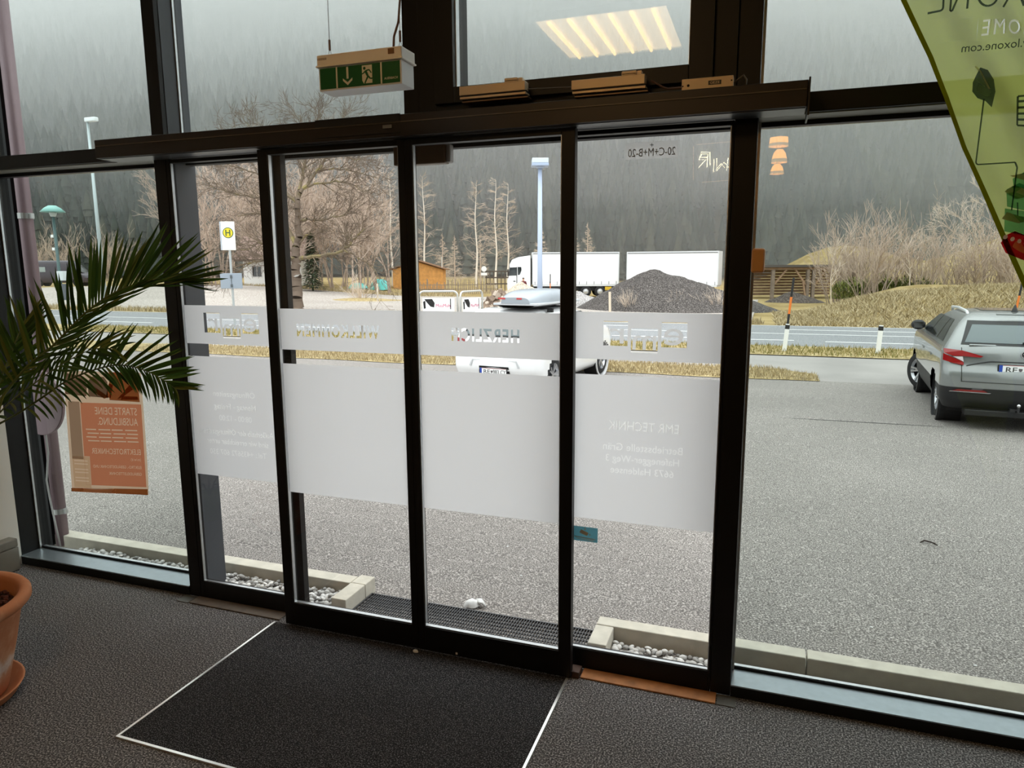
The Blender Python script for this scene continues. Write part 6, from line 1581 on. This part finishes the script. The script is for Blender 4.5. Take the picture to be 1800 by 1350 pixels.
# green dome lamp
lx, ly = -37.2, 29.3
t = thing('dome_lamp', 'street lamp with green dome shade and white box on its post', 'street lamp', (lx, ly, ground_z(lx, ly)))
h0 = 5.0-ground_z(lx, ly)+.0
DGN = mat('lamp_post_green', (66,92,92), rough=.5)
MB().tube([(0,0,0),(0,0,1.2),(0,0,h0-.35)], [.10,.085,.075], 10).build('post', DGN, t, smooth=True)
MB().lathe([(0,.36),(.18,.35),(.40,.22),(.62,.0),(.60,-.01),(.36,.18),(.1,.28)], 28, (0,0,h0-.10)).build('dome_shade', mat('shade_green', (120,172,164), rough=.4), t, smooth=True)
MB().lathe([(0,.0),(.17,.0),(.19,-.06),(.13,-.24),(.0,-.26)], 20, (0,0,h0-.10)).build('lantern_glass', mat('lantern_white', (190,196,190), rough=.3), t, smooth=True)
for z in (1.9+1.6, 2.2+2.0): MB().box(-.24,-.05,-.10,.08,z-.06,z+.09).build('clip_box', WHITEP, t, bevel=.01)
MB().box(-.02,.44,-.16,.14,1.78,2.30).build('white_box', mat('lamp_box_white', (206,212,212), rough=.5), t, bevel=.02)
MB().box(.10,.45,-.12,.12,.70,1.60).build('grey_box', mat('lamp_box_grey', (86,90,96), rough=.6), t, bevel=.02)
# tall lamp
lx, ly = -41.3, 35.6
hz_ = 11.2-ground_z(lx, ly)
t = thing('mast_lamp', 'tall thin street lamp mast with flat white head at the left', 'street lamp', (lx, ly, ground_z(lx, ly)))
MB().tube([(0,0,0),(0,0,hz_*.5),(0,0,hz_-.1)], [.14,.11,.075], 10).build('mast', mat('mast_grey', (176,188,190), rough=.4, metal=.3), t, smooth=True)
MB().box(-.12,.78,-.16,.16,hz_-.16,hz_+.10).build('head', mat('lamp_head_white', (226,232,234), rough=.4), t, bevel=.05)
# blue lamp pole with square head
lx, ly = -14.0, 45.0
hz_ = 8.35-ground_z(lx, ly)
t = thing('square_head_lamp', 'pale blue lamp pole with square white head behind the roof box', 'street lamp', (lx, ly, ground_z(lx, ly)), .35)
MB().tube([(0,0,0),(0,0,2.5),(0,0,hz_-.30)], [.19,.165,.13], 14).build('pole', mat('pole_pale_blue', (178,192,216), rough=.4), t, smooth=True)
MB().box(-.52,.52,-.52,.52,hz_-.06,hz_+.24).build('head', mat('lamp_head_pale', (206,218,232), rough=.4), t, bevel=.03); MB().box(-.54,.54,-.54,.54,hz_-.24,hz_-.07).build('head_rim', mat('lamp_rim_blue', (168,184,208), rough=.4), t, bevel=.02)
MB().lathe([(.17,0),(.34,.12)], 14, (0,0,hz_-.37)).build('neck', MATS['lamp_rim_blue'], t)
# round sign
t = thing('round_sign', 'small round white sign with plate on a thin post behind the lot', 'sign', (-29.95,75.1,terrain_z(-29.95,75.1)), math.radians(22))
MB().tube([(0,0,0),(0,0,2.75)], .04, 8).build('post', HOOP, t); MB().lathe([(0,-.05),(.30,-.05),(.30,-.02),(0,-.02)], 24, (0,0,2.55), axis='y').build('disc', WHITEP, t); MB().box(-.34,.34,-.05,-.02,1.82,2.12).build('plate', WHITEP, t)

# ------------------------------------------------------------------ person by the lorry
px, py = -20.55, 61.05
t = thing('person', 'person in a dark red jacket standing beside the lorry cab', 'person', (px, py, terrain_z(px, py)), .2)
def skin(name, verts, edges, radii, m, par):
    me = bpy.data.meshes.new(name); me.from_pydata(verts, edges, []); me.materials.append(m)
    o = bpy.data.objects.new(name, me); COL.objects.link(o); o.parent = par
    o.modifiers.new('skin', 'SKIN'); sv = me.skin_vertices[0].data
    for k, r_ in enumerate(radii): sv[k].radius = (r_, r_)
    sv[0].use_root = True
    s = o.modifiers.new('sub', 'SUBSURF'); s.levels = 1; s.render_levels = 1
    return o
V = [(0,0,.92),(0,0,1.12),(0,0,1.38),(0,0,1.50),(0,-.01,1.60),(0,-.01,1.70),(-.20,0,1.40),(-.27,.02,1.14),(-.24,-.08,.90),(.20,0,1.40),(.27,.02,1.14),(.24,-.08,.90),(-.10,0,.86),(-.11,0,.48),(-.12,.02,.08),(-.12,-.12,.04),(.10,0,.86),(.11,0,.48),(.12,.02,.08),(.12,-.12,.04)]
Ed = [(0,1),(1,2),(2,3),(3,4),(4,5),(2,6),(6,7),(7,8),(2,9),(9,10),(10,11),(0,12),(12,13),(13,14),(14,15),(0,16),(16,17),(17,18),(18,19)]
Rd = [.15,.15,.17,.06,.095,.09,.075,.055,.04,.075,.055,.04,.10,.07,.05,.045,.10,.07,.05,.045]
skin('body', V, Ed, Rd, mat('person_skin', (206,160,132), rough=.7), t)
skin('jacket', V[:4]+V[6:8]+V[9:11], [(0,1),(1,2),(2,3),(2,4),(4,5),(2,6),(6,7)], [.175,.175,.195,.075,.095,.075,.095,.075], mat('jacket_dark_red', (96,34,40), rough=.85), t)
skin('trousers', [V[0]]+V[12:15]+V[16:19], [(0,1),(1,2),(2,3),(0,4),(4,5),(5,6)], [.165,.115,.085,.066,.115,.085,.066], mat('trousers_dark', (48,48,56), rough=.9), t)
MB().ball((0,.012,1.72), .098, 12, 8, (1,1,.85)).build('hair', mat('hair_brown', (70,52,40), rough=.9), t, smooth=True)
